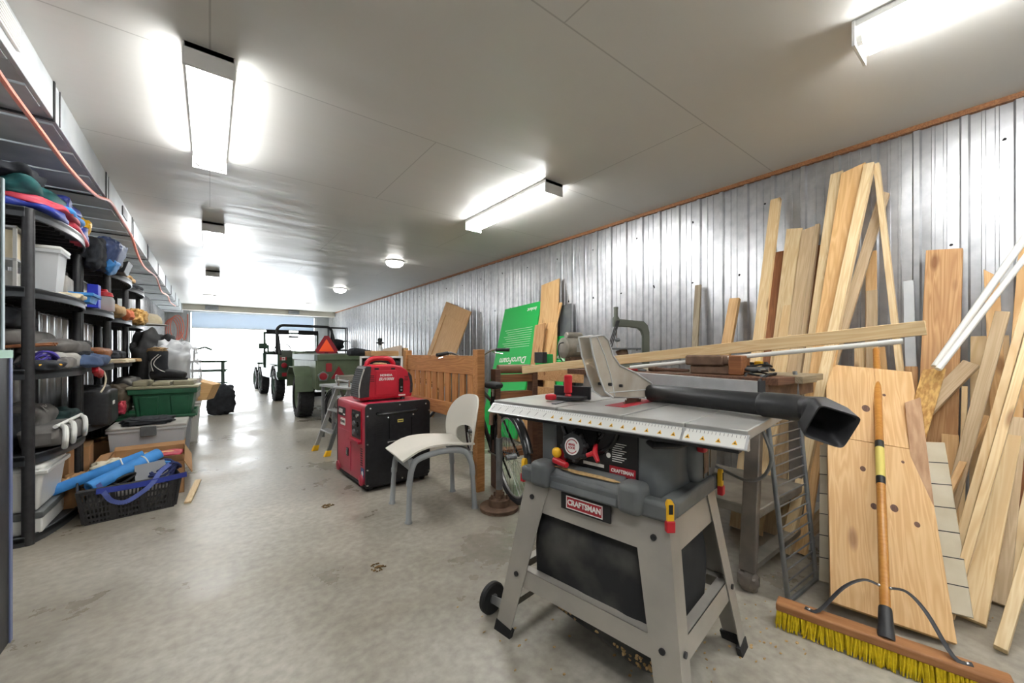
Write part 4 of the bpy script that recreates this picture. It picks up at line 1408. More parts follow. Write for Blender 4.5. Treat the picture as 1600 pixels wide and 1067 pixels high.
def backp(u, v):
    a = math.pi * (-.22 + 1.44 * u)
    ca, sa = math.cos(a), math.sin(a)
    o = Vector((0, -.245 * math.copysign(abs(ca) ** .75, ca), .58 + .205 * sa if sa > 0 else .58 + .27 * sa))
    i_ = Vector((0, -.14 * math.copysign(abs(ca) ** .8, ca), .50 + .05 * sa if sa > 0 else .50 + .125 * sa))
    p = o.lerp(i_, v)
    x = dep - .01 + .16 * (p.z - .42) + 1.3 * p.y * p.y * -1 + .04
    return (x, p.y, p.z)
MB().sheet(backp, 44, 8, -.012).build('backrest', 'chair_shell', ch, ang=60)
for s in (-1, 1):
    y = s * (wid - .015)
    MB().tube(smooth_path([(-dep + .0, y, .25), (-dep + .015, y, .34), (-dep + .06, y, .4), (0, y, .43), (dep - .07, y, .41), (dep - .012, y, .33), (dep, y, .25)], 6), [.017] * 37, n=12, flat=1.2).build('side_frame', 'chair_leg', ch)
    for sx in (-1, 1):
        x = sx * dep
        lg = MB()
        lg.tube([(x + sx * .012, s * wid, 0), (x + sx * .011, s * wid, .006), (x + sx * .01, s * wid, .02), (x + sx * .004, s * (wid - .008), .15), (x, s * (wid - .013), .235), (x, s * (wid - .014), .255)], [.024, .025, .019, .017, .016, .016], n=14)
        lg = lg.build('leg', 'chair_leg', ch)
        MB().tube([(x, s * (wid - .013), .228), (x, s * (wid - .014), .236), (x, s * (wid - .0145), .262), (x, s * (wid - .015), .27)], [.017, .0205, .0205, .018], n=14).build('collar', 'chair_leg', lg)
MB().hexa([(-dep + .0, -wid + .02, .33), (-dep + .015, -wid + .02, .33), (-dep + .015, wid - .02, .33), (-dep, wid - .02, .33)], [(-dep - .01, -wid + .02, .405), (-dep + .03, -wid + .02, .405), (-dep + .03, wid - .02, .405), (-dep - .01, wid - .02, .405)]).build('front_apron', 'chair_leg', ch, bevel=.004)
MB().bx(dep - .03, dep + .0, -wid + .02, wid - .02, .37, .41).build('rear_apron', 'chair_leg', ch, bevel=.004)

# ------------------------------------------------------------------ slatted wooden bed end
hb = thing('bed_end', 'slatted cedar-coloured wooden bed end standing upright behind the chair', 'bed end', (1.70, 2.62, 0), 0)
HL_ = 1.42
for y in (0, HL_):
    MB().bx(-.035, .035, y, y + .07, 0, 1.125).build('post', 'bench_wood', hb, bevel=.004)
def yw(name, y0, y1, z0, z1, x=.016):
    o = MB().bx(0, y1 - y0, -x, x, 0, z1 - z0).build(name, 'bench_wood', hb, bevel=.003)
    o.location = (0, y0, z0)
    o.rotation_euler = (0, 0, R(90))
    return o
yw('top_rail', .07, HL_, .92, 1.075)
yw('bottom_rail', .07, HL_, .54, .66)
for i in range(10):
    o = MB().bx(0, .26, -.042, .042, -.009, .009).build('slat', 'bench_wood', hb, bevel=.002)
    o.location = (0, .155 + i * .13, .66)
    o.rotation_euler = (0, R(-90), R(0))

# ------------------------------------------------------------------ brake disc stand with a pipe post
rs = fl(780, 795)
rd = thing('disc_stand', 'rusty brake disc used as a floor base for an upright grey pipe', 'stand', rs)
MB().lathe([(.0, .0), (.134, .0), (.136, .004), (.136, .01), (.128, .011), (.128, .017), (.136, .018), (.136, .026), (.075, .03), (.072, .075), (.03, .08), (.03, .11), (0, .11)], n=48).build('brake_disc', 'rust', rd)
for i in range(5):
    a = R(72 * i + 20)
    MB().cyl((.055 * math.cos(a), .055 * math.sin(a), .07), (.055 * math.cos(a), .055 * math.sin(a), .105), .007, n=8).build('wheel_stud', 'rust', rd)
MB().tube([(0, 0, .1), (0, 0, .14)], .026, n=16).build('nut', 'rust', rd)
MB().cyl((0, 0, .11), (.0, 0, .5), .0235, n=16).build('pipe', 'steel', rd)
MB().tube([(0, 0, .5), (0, 0, .66)] + arc((-.035, 0, .66), .035, 0, math.pi, 8)[1:] + [Vector((-.07, 0, .6))], .014, n=12).build('hook', 'rust', rd)


# ------------------------------------------------------------------ bicycles
def bicycle(label, loc, rz, frame_m='black_gloss', lean=R(6), steer=R(8)):
    t = thing('bicycle', label, 'bicycle', loc, rz, 'bicycles')
    Lm = Matrix.Rotation(lean, 4, 'X')
    def wheel(x, st):
        W = Lm @ Matrix.Translation((x, 0, .335)) @ Matrix.Rotation(st, 4, 'Z') @ Matrix.Rotation(R(90), 4, 'X')
        ti = MB().tube([W @ Vector((.312 * math.cos(R(a)), .312 * math.sin(R(a)), 0)) for a in range(0, 360, 10)], .022, n=10, closed=True)
        ti = ti.build('tyre', 'tyre', t)
        MB().tube([W @ Vector((.285 * math.cos(R(a)), .285 * math.sin(R(a)), 0)) for a in range(0, 360, 10)], .009, n=8, closed=True).build('rim', 'alu', ti)
        sp_ = MB()
        for i in range(28):
            a = R(360 / 28 * i)
            b = a + (R(60) if i % 2 else R(-60))
            sp_.cyl(W @ Vector((.02 * math.cos(b), .02 * math.sin(b), .025 if i % 4 < 2 else -.025)), W @ Vector((.28 * math.cos(a), .28 * math.sin(a), 0)), .0013, n=4)
        sp_.build('spokes', 'chrome', ti)['kind'] = 'stuff'
        MB().cyl(W @ Vector((0, 0, -.04)), W @ Vector((0, 0, .04)), .02, n=10).build('hub', 'steel', ti)
        fd_ = MB()
        fd_.tube([W @ Vector((.352 * math.cos(R(a)), .352 * math.sin(R(a)), 0)) for a in range(20 if x > 0 else 10, 185 if x > 0 else 170, 9)], .03, n=10, flat=.35)
        fd_.build('mudguard', 'black_gloss', t)
    wheel(.53, steer)
    wheel(-.5, 0)
    P = lambda x, y, z: Lm @ Vector((x, y, z))
    f = MB()
    f.cyl(P(.33, 0, .85), P(.36, 0, .68), .019)
    f.cyl(P(.345, 0, .74), P(-.06, 0, .28), .018)
    f.cyl(P(.335, 0, .82), P(-.16, 0, .7), .015)
    f.cyl(P(-.06, 0, .28), P(-.18, 0, .78), .016)
    for s in (-1, 1):
        f.cyl(P(-.06, s * .03, .28), P(-.5, s * .06, .335), .009, n=8)
        f.cyl(P(-.17, s * .02, .7), P(-.5, s * .06, .335), .008, n=8)
        f.tube([P(.36, s * .045, .7), P(.4, s * .055, .55), P(.53, s * .05, .335)], [.013, .012, .009], n=8)
    f.build('frame', frame_m, t)
    MB().tube(smooth_path([P(.3, -.3, 1.1), P(.34, -.2, 1.11), P(.36, -.06, 1.05), P(.36, .06, 1.05), P(.34, .2, 1.11), P(.3, .3, 1.1)], 4), .011, n=8).cyl(P(.33, 0, .85), P(.35, 0, 1.05), .013).build('handlebar', 'chrome', t)
    for s in (-1, 1):
        MB().cyl(P(.325, s * .23, 1.11), P(.26, s * .34, 1.1), .0165, n=10).build('grip', 'black', t)
        MB().tube([P(.35, s * .2, 1.1), P(.4, s * .24, 1.08), P(.36, s * .31, 1.065)], .006, n=6).build('brake_lever', 'chrome', t)
    MB().blob(P(-.2, 0, .84), (.13, .06, .03), e=.8, amp=.1).build('saddle', 'black', t)
    MB().cyl(P(-.18, 0, .75), P(-.2, 0, .84), .012).build('seat_post', 'chrome', t)
    MB().lathe([(.02, -.004), (.09, -.003), (.09, .003), (.02, .004)], n=24, T=Lm @ Matrix.Translation((-.06, -.06, .28)) @ Matrix.Rotation(R(90), 4, 'X')).build('chainring', 'steel', t)
    MB().cyl(P(-.1, -.05, .29), P(-.02, -.16, .01), .008, n=8).build('kickstand', 'black', t)
    return t


bq = bicycle('black bicycle with mudguards half hidden behind the bed end and saw', (1.90, 2.76, 0.005), math.atan2(.963, .27), lean=R(-4), steer=R(-6))
b2 = bicycle('bicycle with a dark wheel parked at the tail of the green trailer', (2.12, 5.9, .005), R(172), 'olive', lean=R(-4))

# ------------------------------------------------------------------ small step ladder with yellow feet
f0, f1 = fl(492, 704), fl(511, 713)
sl_ = thing('step_ladder', 'small aluminium step ladder with yellow feet left of the generator', 'step ladder', (f0 + f1) / 2, math.atan2((f0 - f1).y, (f0 - f1).x))
hw2 = (f0 - f1).length / 2
for s in (-1, 1):
    lg = MB().hexa([(s * hw2 - .012, .022, .01), (s * hw2 + .012, .022, .01), (s * hw2 + .012, -.022, .01), (s * hw2 - .012, -.022, .01)], [(s * (hw2 - .02) - .012, -.228, .7), (s * (hw2 - .02) + .012, -.228, .7), (s * (hw2 - .02) + .012, -.272, .7), (s * (hw2 - .02) - .012, -.272, .7)]).build('front_rail', 'alu' if s > 0 else 'steel', sl_)
    MB().hexa([(s * hw2 - .02, .035, 0), (s * hw2 + .02, .035, 0), (s * hw2 + .02, -.03, 0), (s * hw2 - .02, -.03, 0)], [(s * hw2 - .016, .01, .06), (s * hw2 + .016, .01, .06), (s * hw2 + .016, -.045, .06), (s * hw2 - .016, -.045, .06)]).build('foot', 'yellow', lg, bevel=.004)
    r2 = MB().hexa([(s * hw2 - .01, -.49, .01), (s * hw2 + .01, -.49, .01), (s * hw2 + .01, -.52, .01), (s * hw2 - .01, -.52, .01)], [(s * (hw2 - .03) - .01, -.26, .66), (s * (hw2 - .03) + .01, -.26, .66), (s * (hw2 - .03) + .01, -.29, .66), (s * (hw2 - .03) - .01, -.29, .66)]).build('rear_rail', 'steel', sl_)
    MB().bx(s * hw2 - .014, s * hw2 + .014, -.53, -.48, 0, .05).build('foot', 'yellow', r2, bevel=.004)
for z in (.22, .44):
    y = .0 - .25 * z / .7
    MB().bx(-hw2 + .01, hw2 - .01, y - .06, y + .03, z, z + .018).build('step', 'alu', sl_, bevel=.003)
MB().bx(-hw2, hw2, -.36, -.2, .69, .715).build('top_step', 'alu', sl_, bevel=.005)
MB().tube([(-hw2 + .03, -.25, .7), (-hw2 + .03, -.25, .78), (hw2 - .03, -.25, .78), (hw2 - .03, -.25, .7)], .012, n=8).build('grab_rail', 'chrome', sl_)

# ------------------------------------------------------------------ behind the generators
cb_ = thing('cabinet', 'open dark cabinet with a white frame behind the small red generator', 'cabinet', (1.42, 4.85, 0), R(-18))
fr_ = MB().bx(0, .025, 0, .45, 0, 1.06).bx(.475, .5, 0, .45, 0, 1.06).bx(0, .5, 0, .45, 1.035, 1.06).bx(0, .5, 0, .45, .0, .03).bx(.025, .475, .43, .45, .03, 1.035)
fr_.build('carcass', 'white_paint', cb_, bevel=.002)
MB().bx(.026, .474, .1, .43, .5, .52).build('shelf', 'white_paint', cb_)
MB().bx(.03, .47, .12, .42, .53, 1.0).build('black_insert', 'black_plastic', cb_)
cz_ = 1.0605
tag(MB().bx(1.52, 1.86, 4.74, 5.0, cz_, cz_ + .062).build('wooden_block', 'pine_old', origin=(1.7, 4.88, cz_), bevel=.004), 'brown wooden block on top of the white-framed cabinet', 'block')
tag(MB().blob((1.39 + .1, 5.06, cz_ + .045), (.14, .09, .05), e=.8, amp=.2, zc=.9).build('dark_cover', 'dark_cloth', origin=(1.49, 5.06, cz_)), 'crumpled dark cover on the white-framed cabinet', 'cover')
jk = thing('bottle_jack', 'small silver bottle with a black screw top on the cabinet', 'bottle', (1.75, 5.1, cz_))
MB().lathe([(0, 0), (.05, 0), (.05, .01), (.035, .02), (.03, .12), (.018, .14), (0, .14)], n=18).build('body', 'alu', jk)
MB().lathe([(0, .14), (.022, .14), (.022, .155), (.05, .16), (.05, .175), (.02, .18), (.03, .19), (.03, .225), (0, .23)], n=18).build('screw_top', 'black_plastic', jk)
tb = thing('side_table', 'low table standing between the bicycle and the white-framed cabinet', 'table', (1.2, 5.25, 0), R(10))
MB().bx(0, .5, 0, .38, .66, .69).build('table_top', 'galv_dull', tb, bevel=.004)
for x in (.02, .45):
    for y in (.02, .33):
        MB().bx(x, x + .03, y, y + .03, 0, .66).build('leg', 'steel', tb)
tp = thing('tube_roll', 'thick grey pipe lying on the low table by the red generator', 'pipe', (1.3, 5.4, .755), R(5))
MB().tube([(-.0, 0, 0), (.42, 0, 0)], .055, n=20).build('pipe', 'dust', tp)
MB().tube([(.0, .058 * math.cos(R(a)), .058 * math.sin(R(a))) for a in range(0, 360, 20)], .008, n=8, closed=True).build('end_ring', 'chrome', tp)
lumber('board', 'pale pinkish board behind the top rail of the bed end', (611, 543), (611, 600), 32, 2.0, 1.97, .02, pbr('pale_board', 'd8c4ae', .6), group='panels leaning on the metal wall')
lumber('block', 'square end of a thick timber above the bed end', (631, 545), (631, 600), 14, 2.08, 2.05, .06, 'pine_orange', group='panels leaning on the metal wall', cat='timber')

# oak cupboard door leaning on the wall
T_ = wx(717, 479, 3.49)
od = lumber('cupboard_door', 'varnished oak cupboard door with a raised panel leaning on the wall', (717, 479), (693, 545), 44, 3.48, 3.0, .022, 'oak', group='panels leaning on the metal wall', cat='door')
xs = [v.co for v in od.data.vertices]
Lx, hy = max(v.x for v in xs), max(v.y for v in xs)
od.data.clear_geometry()
mb = MB().bx(0, Lx, -hy, -hy * .7, 0, .022).bx(0, Lx, hy * .7, hy, 0, .022).bx(Lx - hy * .45, Lx, -hy * .7, hy * .7, 0, .022).bx(0, hy * .4, -hy * .7, hy * .7, 0, .022).bx(0, Lx, -hy * .72, hy * .72, .0, .008)
tmp = mb.build('tmp', 'oak')
od.data = tmp.data
bpy.data.objects.remove(tmp)
MB().hexa([(hy * .4, -hy * .7, .008), (Lx - hy * .45, -hy * .7, .008), (Lx - hy * .45, hy * .7, .008), (hy * .4, hy * .7, .008)], [(hy * .55, -hy * .5, .02), (Lx - hy * .65, -hy * .5, .02), (Lx - hy * .65, hy * .5, .02), (hy * .55, hy * .5, .02)]).build('raised_panel', 'oak', od)

# green foam boards and boards beside them
def foam(label, top, q, wpx, Xt, Xb, lines, cut=0., Zb=0.):
    o = lumber('foam_board', label, top, q, wpx, Xt, Xb, .025, 'green_foam', Zb=Zb, group='green foam boards', cat='foam board', cut=cut)
    c = [v.co for v in o.data.vertices]
    Lx, hy = max(v.x for v in c), max(v.y for v in c)
    for s, sz, x, y in lines:
        T = Matrix.Translation((Lx * x, hy * y, .0252)) @ Matrix(((0, -1, 0, 0), (1, 0, 0, 0), (0, 0, 1, 0), (0, 0, 0, 1)))
        text(s, sz, T, 'label_white', o, bold=.002, shear=.2, depth=.0006)
    ls = MB()
    random.seed(3)
    for i in range(9):
        ls.bx(Lx * (.66 + .018 * i), Lx * (.66 + .018 * i) + .004, -hy * .8, hy * (.5 + .1 * (i % 3)), .0252, .0258)
    ls.build('small_print', 'label_white', o)['kind'] = 'stuff'
    return o


foam('large green insulation board with upside-down white lettering leaning on the wall', (818, 478), (799, 575), 54, 3.47, 2.95, [('DuroFoam', .13, .56, -.05), ('Isolant', .07, .49, -.4), ('Isolant', .07, .95, -.6)])
foam('smaller green insulation board with white lettering right of the large one', (868, 527), (855, 600), 62, 3.45, 3.1, [('DuroFoam', .12, .8, -.1), ('Isolation', .07, .9, .2)])
lumber('board', 'pale brown board at the top behind the green foam boards', (861, 441), (858, 500), 27, 3.51, 3.1, .018, 'pine_orange', group='panels leaning on the metal wall')
lumber('board', 'brown board with a slanted edge between the two green boards', (862, 474), (848, 530), 33, 3.47, 3.0, .018, 'pine_orange', group='panels leaning on the metal wall')
lumber('board', 'narrow pinkish-brown board in front of the green boards', (845, 507), (838, 570), 15, 3.3, 2.95, .018, 'pine_old', group='panels leaning on the metal wall')
lumber('sheet', 'dark grey sheet standing on the wall right of the brown boards', (885, 476), (884, 530), 16, 3.52, 3.3, .006, 'saw_grey', group='panels leaning on the metal wall', cat='sheet')

# ------------------------------------------------------------------ wooden roller stand
rt = thing('roller_stand', 'brown wooden roller stand between the bed end and the saw', 'roller stand', (2.02, 2.60, 0), R(-16))
MB().cyl((-.15, 0, .965), (.135, 0, .965), .036, n=20).build('roller', pbr('roller_wood', '8b6a50', .6, col2='76563e', scale=6), rt)
for x in (-.19, .14):
    MB().bx(x, x + .045, -.06, .06, 0.0, .965).build('upright', 'dark_wood', rt, bevel=.003)
for z in (.86, .72, .25):
    o = MB().bx(-.145, .14, -.05, .05, z, z + .06).build('cross_rail', 'brown_wood', rt, bevel=.003)

# ------------------------------------------------------------------ timber bench along the wall with machines
wt_ = thing('timber_bench', 'rough timber bench along the wall carrying the motor and scroll saw', 'workbench', (2.6, 2.0, 0))
for i in range(3):
    MB().bx(.0 + i * .19, .186 + i * .19, .0, 1.15, .94, .975).build('top_plank', 'drift', wt_, bevel=.003)
MB().bx(.0, .038, .02, 1.13, .83, .938).build('apron', 'pine_old', wt_, bevel=.002)
MB().bx(.0, .038, .02, 1.13, .68, .76).build('apron', 'pine_old', wt_, bevel=.002)
for x in (.04, .5):
    for y in (.03, 1.03):
        MB().bx(x, x + .085, y, y + .085, 0, .939).build('leg', 'dark_wood', wt_, bevel=.002)

mp = thing('motor', 'dusty electric motor with a capacitor hump on the timber bench', 'motor', (2.82, 2.68, .976), R(-12))
MB().tube([(-.14, 0, .17), (-.13, 0, .17), (.1, 0, .17), (.12, 0, .17), (.14, 0, .17)], [.075, .1, .1, .085, .05], n=28).build('body', 'dust', mp)
MB().tube([(-.1, 0, .285), (-.09, 0, .285), (.07, 0, .285), (.08, 0, .285)], [.03, .038, .038, .03], n=16).build('capacitor', 'dust', mp)
MB().bx(-.04, .08, -.104, -.095, .13, .2).build('plate', 'alu', mp)
MB().bx(-.12, .1, -.09, .09, 0, .03).bx(-.08, .06, -.05, .05, .03, .09).build('base', 'rust', mp, bevel=.004)
MB().tube(smooth_path([(-.14, -.02, .22), (-.2, -.04, .2), (-.21, -.05, .1), (-.16, -.06, .03), (-.1, -.09, .02)], 5), .006, n=6).build('cable', 'black', mp)

SS = wd(992, 560, 3.42)
ss_ = thing('scroll_saw', 'olive-grey scroll saw with a curved overhead arm on the timber bench', 'scroll saw', (SS.x - .0, SS.y, .976), -YAW)
MB().bx(-.2, .16, -.09, .09, .0, .03).build('base', 'olive', ss_, bevel=.008)
arm = [(.12, .02), (.12, .3), (.105, .36), (.07, .395), (-.15, .415), (-.19, .41), (-.19, .35), (-.05, .345), (.02, .335), (.05, .31), (.065, .27), (.065, .02)]
MB().prism(arm, -.028, .028, Matrix(((1, 0, 0, 0), (0, 0, -1, 0), (0, 1, 0, 0), (0, 0, 0, 1)))).build('arm', 'olive', ss_, bevel=.01, seg=3)
MB().lathe([(0, 0), (.028, 0), (.03, .07), (.018, .09), (.018, .15), (.02, .15), (.02, .17), (0, .172)], n=18, T=Matrix.Translation((-.165, 0, .35))).build('head', 'olive', ss_)
MB().bx(-.24, .03, -.085, .085, .15, .165).build('work_table', 'saw_grey', ss_, bevel=.004)
MB().tube([(-.1, 0, .03), (-.1, 0, .1), (-.12, 0, .15)], [.07, .045, .05], n=14).build('table_support', 'rust', ss_)
MB().cyl((-.16, 0, .36), (-.16, 0, .165), .006, n=8).build('plunger', 'chrome', ss_)
MB().blob((-.155, -.01, .235), (.025, .02, .018), e=.9, amp=0).build('hold_down', 'steel', ss_)
for k in range(3):
    MB().cyl((-.165 + .01 * k, -.035, .4), (-.25 + .015 * k, -.07, .17), .005, n=6).build('guide_rod', 'black_plastic', ss_)
tc = thing('tool_case', 'small green and black case lying on the timber bench left of the motor', 'case', (2.74, 3.03, .976), R(10))
MB().bx(-.09, .09, -.05, .05, 0, .11).build('case_body', 'green_foam', tc, bevel=.006)
MB().bx(-.095, -.02, -.055, .055, .02, .13).build('case_lid', 'black_plastic', tc, bevel=.005)

# ------------------------------------------------------------------ vehicles
def road_wheel(parent, x, y, r, wdt, side, dark=False):
    T = Matrix.Translation((x, y, r)) @ Matrix.Rotation(R(90), 4, 'Y')
    pf = [(r * .62, -wdt / 2), (r * .9, -wdt / 2), (r * .985, -wdt * .4), (r, -wdt * .2), (r, wdt * .2), (r * .985, wdt * .4), (r * .9, wdt / 2), (r * .62, wdt / 2), (r * .6, 0)]
    t = MB().lathe(pf, n=40, T=T).build('wheel', 'tyre', parent)
    tr_ = MB()
    for i in range(26):
        a = 2 * math.pi * i / 26
        for s in (-1, 1):
            c = T @ Vector((r * 1.0 * math.cos(a + s * .06), r * 1.0 * math.sin(a + s * .06), s * wdt * .25))
            rad = (T.to_3x3() @ Vector((math.cos(a), math.sin(a), 0)))
            tan = T.to_3x3() @ Vector((-math.sin(a), math.cos(a), 0))
            ax = T.to_3x3() @ Vector((0, 0, 1))
            q = Matrix((rad, tan, ax)).transposed().to_4x4()
            tr_.bx(-.012, .012, -.028, .028, -wdt * .2, wdt * .2, Matrix.Translation(c) @ q @ Matrix.Rotation(s * .35, 4, 'X'))
    tr_.build('tread', 'tyre', t)
    s = side
    MB().lathe([(0, s * wdt * .28), (r * .16, s * wdt * .3), (r * .2, s * wdt * .2), (r * .44, s * wdt * .22), (r * .5, s * wdt * .36), (r * .62, s * wdt * .42), (r * .63, s * wdt * .3), (r * .5, -s * wdt * .2), (0, -s * wdt * .2)], n=32, T=T).build('rim', 'trailer_green' if not dark else 'jeep_green', t)
    for i in range(5):
        a = 2 * math.pi * i / 5
        p = T @ Vector((r * .3 * math.cos(a), r * .3 * math.sin(a), s * wdt * .21))
        MB().cyl(p, p + Vector((s * .02, 0, 0)), .012, n=8).build('wheel_nut', 'steel', t)
    return t


# open-topped field car
JP = thing('jeep', 'dark green open-topped field car with a roll bar near the open door', 'car', (1.83, 10.58, 0), R(2.5))
JW = .66
for x, s in ((-JW + .08, -1), (JW - .08, 1)):
    road_wheel(JP, x, 0, .36, .19, s, True)
    road_wheel(JP, x, 2.06, .36, .19, s, True)
side = [(-.55, .52), (-.55, 1.06), (.95, 1.06), (1.02, .72), (1.42, .72), (1.5, 1.1), (2.45, 1.06), (2.5, .62), (2.42, .62)] + [(2.06 + .42 * math.cos(R(a)), .4 + .42 * math.sin(R(a))) for a in range(30, 151, 15)] + [(1.6, .5), (.5, .5)] + [(.42 * math.cos(R(a)), .4 + .42 * math.sin(R(a))) for a in range(20, 161, 14)]
YZ = Matrix(((0, 0, 1, 0), (1, 0, 0, 0), (0, 1, 0, 0), (0, 0, 0, 1)))
for s in (-1, 1):
    MB().prism(side, s * JW - .015, s * JW + .015, YZ).build('body_side', 'jeep_green', JP, bevel=.004)
MB().bx(-JW, JW, -.55, 1.5, .5, .56).build('floor_pan', 'jeep_green', JP)
MB().bx(-JW, JW, -.56, -.53, .55, 1.0).build('tailgate', 'jeep_green', JP, bevel=.004)
MB().bx(-JW, JW, 1.48, 1.53, .55, 1.1).build('bulkhead', 'jeep_green', JP)
MB().bx(-JW + .1, JW - .1, 1.5, 2.5, 1.0, 1.1).build('bonnet', 'jeep_green', JP, bevel=.03)
MB().bx(-JW + .1, JW - .1, 2.42, 2.5, .6, 1.02).build('grille', 'jeep_green', JP)
for s in (-1, 1):
    MB().bx(s * JW - .0 if s > 0 else -JW - .12, JW + .12 if s > 0 else -JW, 1.62, 2.5, .8, .84).build('front_wing', 'jeep_green', JP, bevel=.01)
    MB().bx(min(s * JW, s * (JW + .06)), max(s * JW, s * (JW + .06)), -.44, .44, .8, .83).build('wheel_arch', 'jeep_green', JP, bevel=.008)
MB().bx(-JW - .05, JW + .05, -.66, -.58, .56, .68).build('rear_bumper', 'jeep_green', JP, bevel=.006)
for s in (-1, 1):
    MB().bx(s * .5 - .11, s * .5 + .11, -.672, -.655, .58, .66).build('lamp', 'lens_red', JP, bevel=.004)
    MB().lathe([(0, 0), (.06, 0), (.055, .03), (0, .035)], n=18, T=frame((s * .55, -.56, .82), (1, 0, 0), (0, 0, 1))).build('tail_lamp', 'lens_red', JP)
dc = MB().bx(-JW + .03, -JW + .16, -.5655, -.56, .93, 1.0).build('leaf_sticker', 'label_white', JP)
MB().bx(-JW + .03, -JW + .062, -.567, -.5655, .93, 1.0).bx(-JW + .128, -JW + .16, -.567, -.5655, .93, 1.0).build('red_bar', 'label_red', dc)
MB().prism([(0, -.028), (.006, -.01), (.024, -.012), (.018, 0), (.026, .01), (.01, .01), (0, .03), (-.01, .01), (-.026, .01), (-.018, 0), (-.024, -.012), (-.006, -.01)], 0, .0012, frame((-JW + .095, -.5656, .965), (1, 0, 0), (0, 0, 1))).build('leaf', 'label_red', dc)
MB().tube([(-JW + .06, -.0, 1.04)] + [Vector((-JW + .06 + .14 - .14 * math.cos(R(a)), 0, 1.60 + .14 * math.sin(R(a)))) for a in range(0, 91, 15)] + [Vector((JW - .2 + .14 * math.sin(R(a)), 0, 1.60 + .14 * math.cos(R(a)))) for a in range(0, 91, 15)] + [(JW - .06, 0, 1.04)], .032, n=14).build('roll_bar', 'black', JP)
for s in (-1, 1):
    MB().tube([(s * (JW - .06), -.0, 1.62), (s * (JW - .06), -.12, 1.5), (s * (JW - .06), -.42, 1.06)], .026, n=12).build('roll_bar_stay', 'black', JP)
ws = MB()
for z0, z1 in ((1.1, 1.14), (1.6, 1.65)):
    ws.bx(-JW, JW, 1.5, 1.54, z0, z1)
for x in (-JW, JW - .05):
    ws.bx(x, x + .05, 1.5, 1.54, 1.1, 1.65)
ws = ws.build('windscreen_frame', 'jeep_green', JP, bevel=.008)
MB().bx(-JW + .05, JW - .05, 1.515, 1.521, 1.14, 1.6).build('pane', 'glass', ws)
for x0, x1 in ((-.62, -.1), (.12, .62)):
    MB().bx(x0, x1, 1.36, 1.385, 1.58, 1.7).build('sun_visor', 'black', JP, bevel=.006)
MB().bx(-.1, .14, 1.42, 1.44, 1.5, 1.55).build('mirror', 'black', JP, bevel=.006)
sw = MB().tube([(-.3 + .19 * math.cos(R(a)), 1.1 - .08 * math.sin(R(a)), 1.16 + .17 * math.sin(R(a))) for a in range(0, 360, 15)], .013, n=8, closed=True)
sw.cyl((-.3, 1.1, 1.16), (-.3, 1.4, 1.0), .014).cyl((-.49, 1.1, 1.16), (-.11, 1.1, 1.16), .01).cyl((-.3, 1.02, 1.33), (-.3, 1.1, 1.16), .01)
sw.build('steering_wheel', 'black', JP)
for x in (-.32, .32):
    MB().bx(x - .22, x + .22, .5, .95, .62, .78).build('seat', 'olive', JP, bevel=.04)
    MB().bx(x - .22, x + .22, .46, .56, .78, 1.15).build('seat_back', 'olive', JP, bevel=.03)
MB().bx(-.62, -.58, 1.2, 1.24, 1.1, 1.3).bx(-.8, -.62, 1.2, 1.23, 1.2, 1.34).build('wing_mirror', 'jeep_green', JP)
jc = MB().bx(-.4, -.12, -.75, -.575, .74, 1.13).build('jerry_can', 'trailer_green', JP, bevel=.03)
MB().tube([(-.36, -.66, 1.12), (-.34, -.66, 1.17), (-.2, -.66, 1.17), (-.18, -.66, 1.12)], .012, n=8).build('handle', 'trailer_green', jc)
MB().bx(-.42, -.1, -.76, -.56, .7, .74).build('can_bracket', 'jeep_green', JP)

# cargo trailer
TRL = thing('trailer', 'army green two-wheeled cargo trailer with red triangle reflectors behind the jeep', 'trailer', (1.94, 7.62, 0), 0)
for x, s in ((-.66, -1), (.66, 1)):
    road_wheel(TRL, x, 0, .365, .235, s)
TX, T0, T1 = .58, -.72, 1.35
MB().bx(-TX, TX, T0, T1, .5, .55).build('bed_floor', 'trailer_green', TRL)
for s in (-1, 1):
    MB().bx(s * TX - .02, s * TX + .02, T0, T1, .52, 1.06).build('side_wall', 'trailer_green', TRL, bevel=.006)
    MB().bx(s * TX - .045, s * TX + .045, T0 - .02, T1, .97, 1.075).build('top_rail', 'trailer_grey', TRL, bevel=.008)
    f_ = MB()
    x0, x1 = sorted((s * TX, s * (TX + .27)))
    outer = [(-.47, .46), (-.42, .72), (-.2, .865), (.2, .865), (.42, .74), (.47, .5)]
    inner = [(.455, .5), (.405, .73), (.19, .85), (-.19, .85), (-.405, .71), (-.455, .46)]
    f_.prism(outer + inner, x0, x1, YZ)
    f_.build('wheel_arch', 'trailer_green', TRL, bevel=.008)
MB().bx(-TX, TX, T0 - .02, T0 + .02, .52, 1.06).build('rear_wall', 'trailer_green', TRL, bevel=.006)
MB().bx(-TX, TX, T1 - .02, T1 + .02, .52, 1.06).build('front_wall', 'trailer_green', TRL, bevel=.006)
MB().bx(-TX, TX, T0 - .045, T0 + .03, .98, 1.07).build('top_rail', 'trailer_green', TRL, bevel=.008)
MB().bx(-TX + .04, TX - .04, T0 + .05, T1 - .05, 1.06, 1.085).build('tarpaulin', 'olive', TRL, bevel=.01)
MB().cyl((-.56, 0, .365), (.56, 0, .365), .04).build('axle', 'black', TRL)
MB().bx(-.25, .25, T0, T1 + .1, .42, .5).build('chassis', 'black', TRL)
MB().tube([(-.25, T1, .46), (0, 2.1, .5)], .035).build('drawbar', 'trailer_green', TRL)
MB().tube([(.25, T1, .46), (0, 2.1, .5)], .035).build('drawbar', 'trailer_green', TRL)
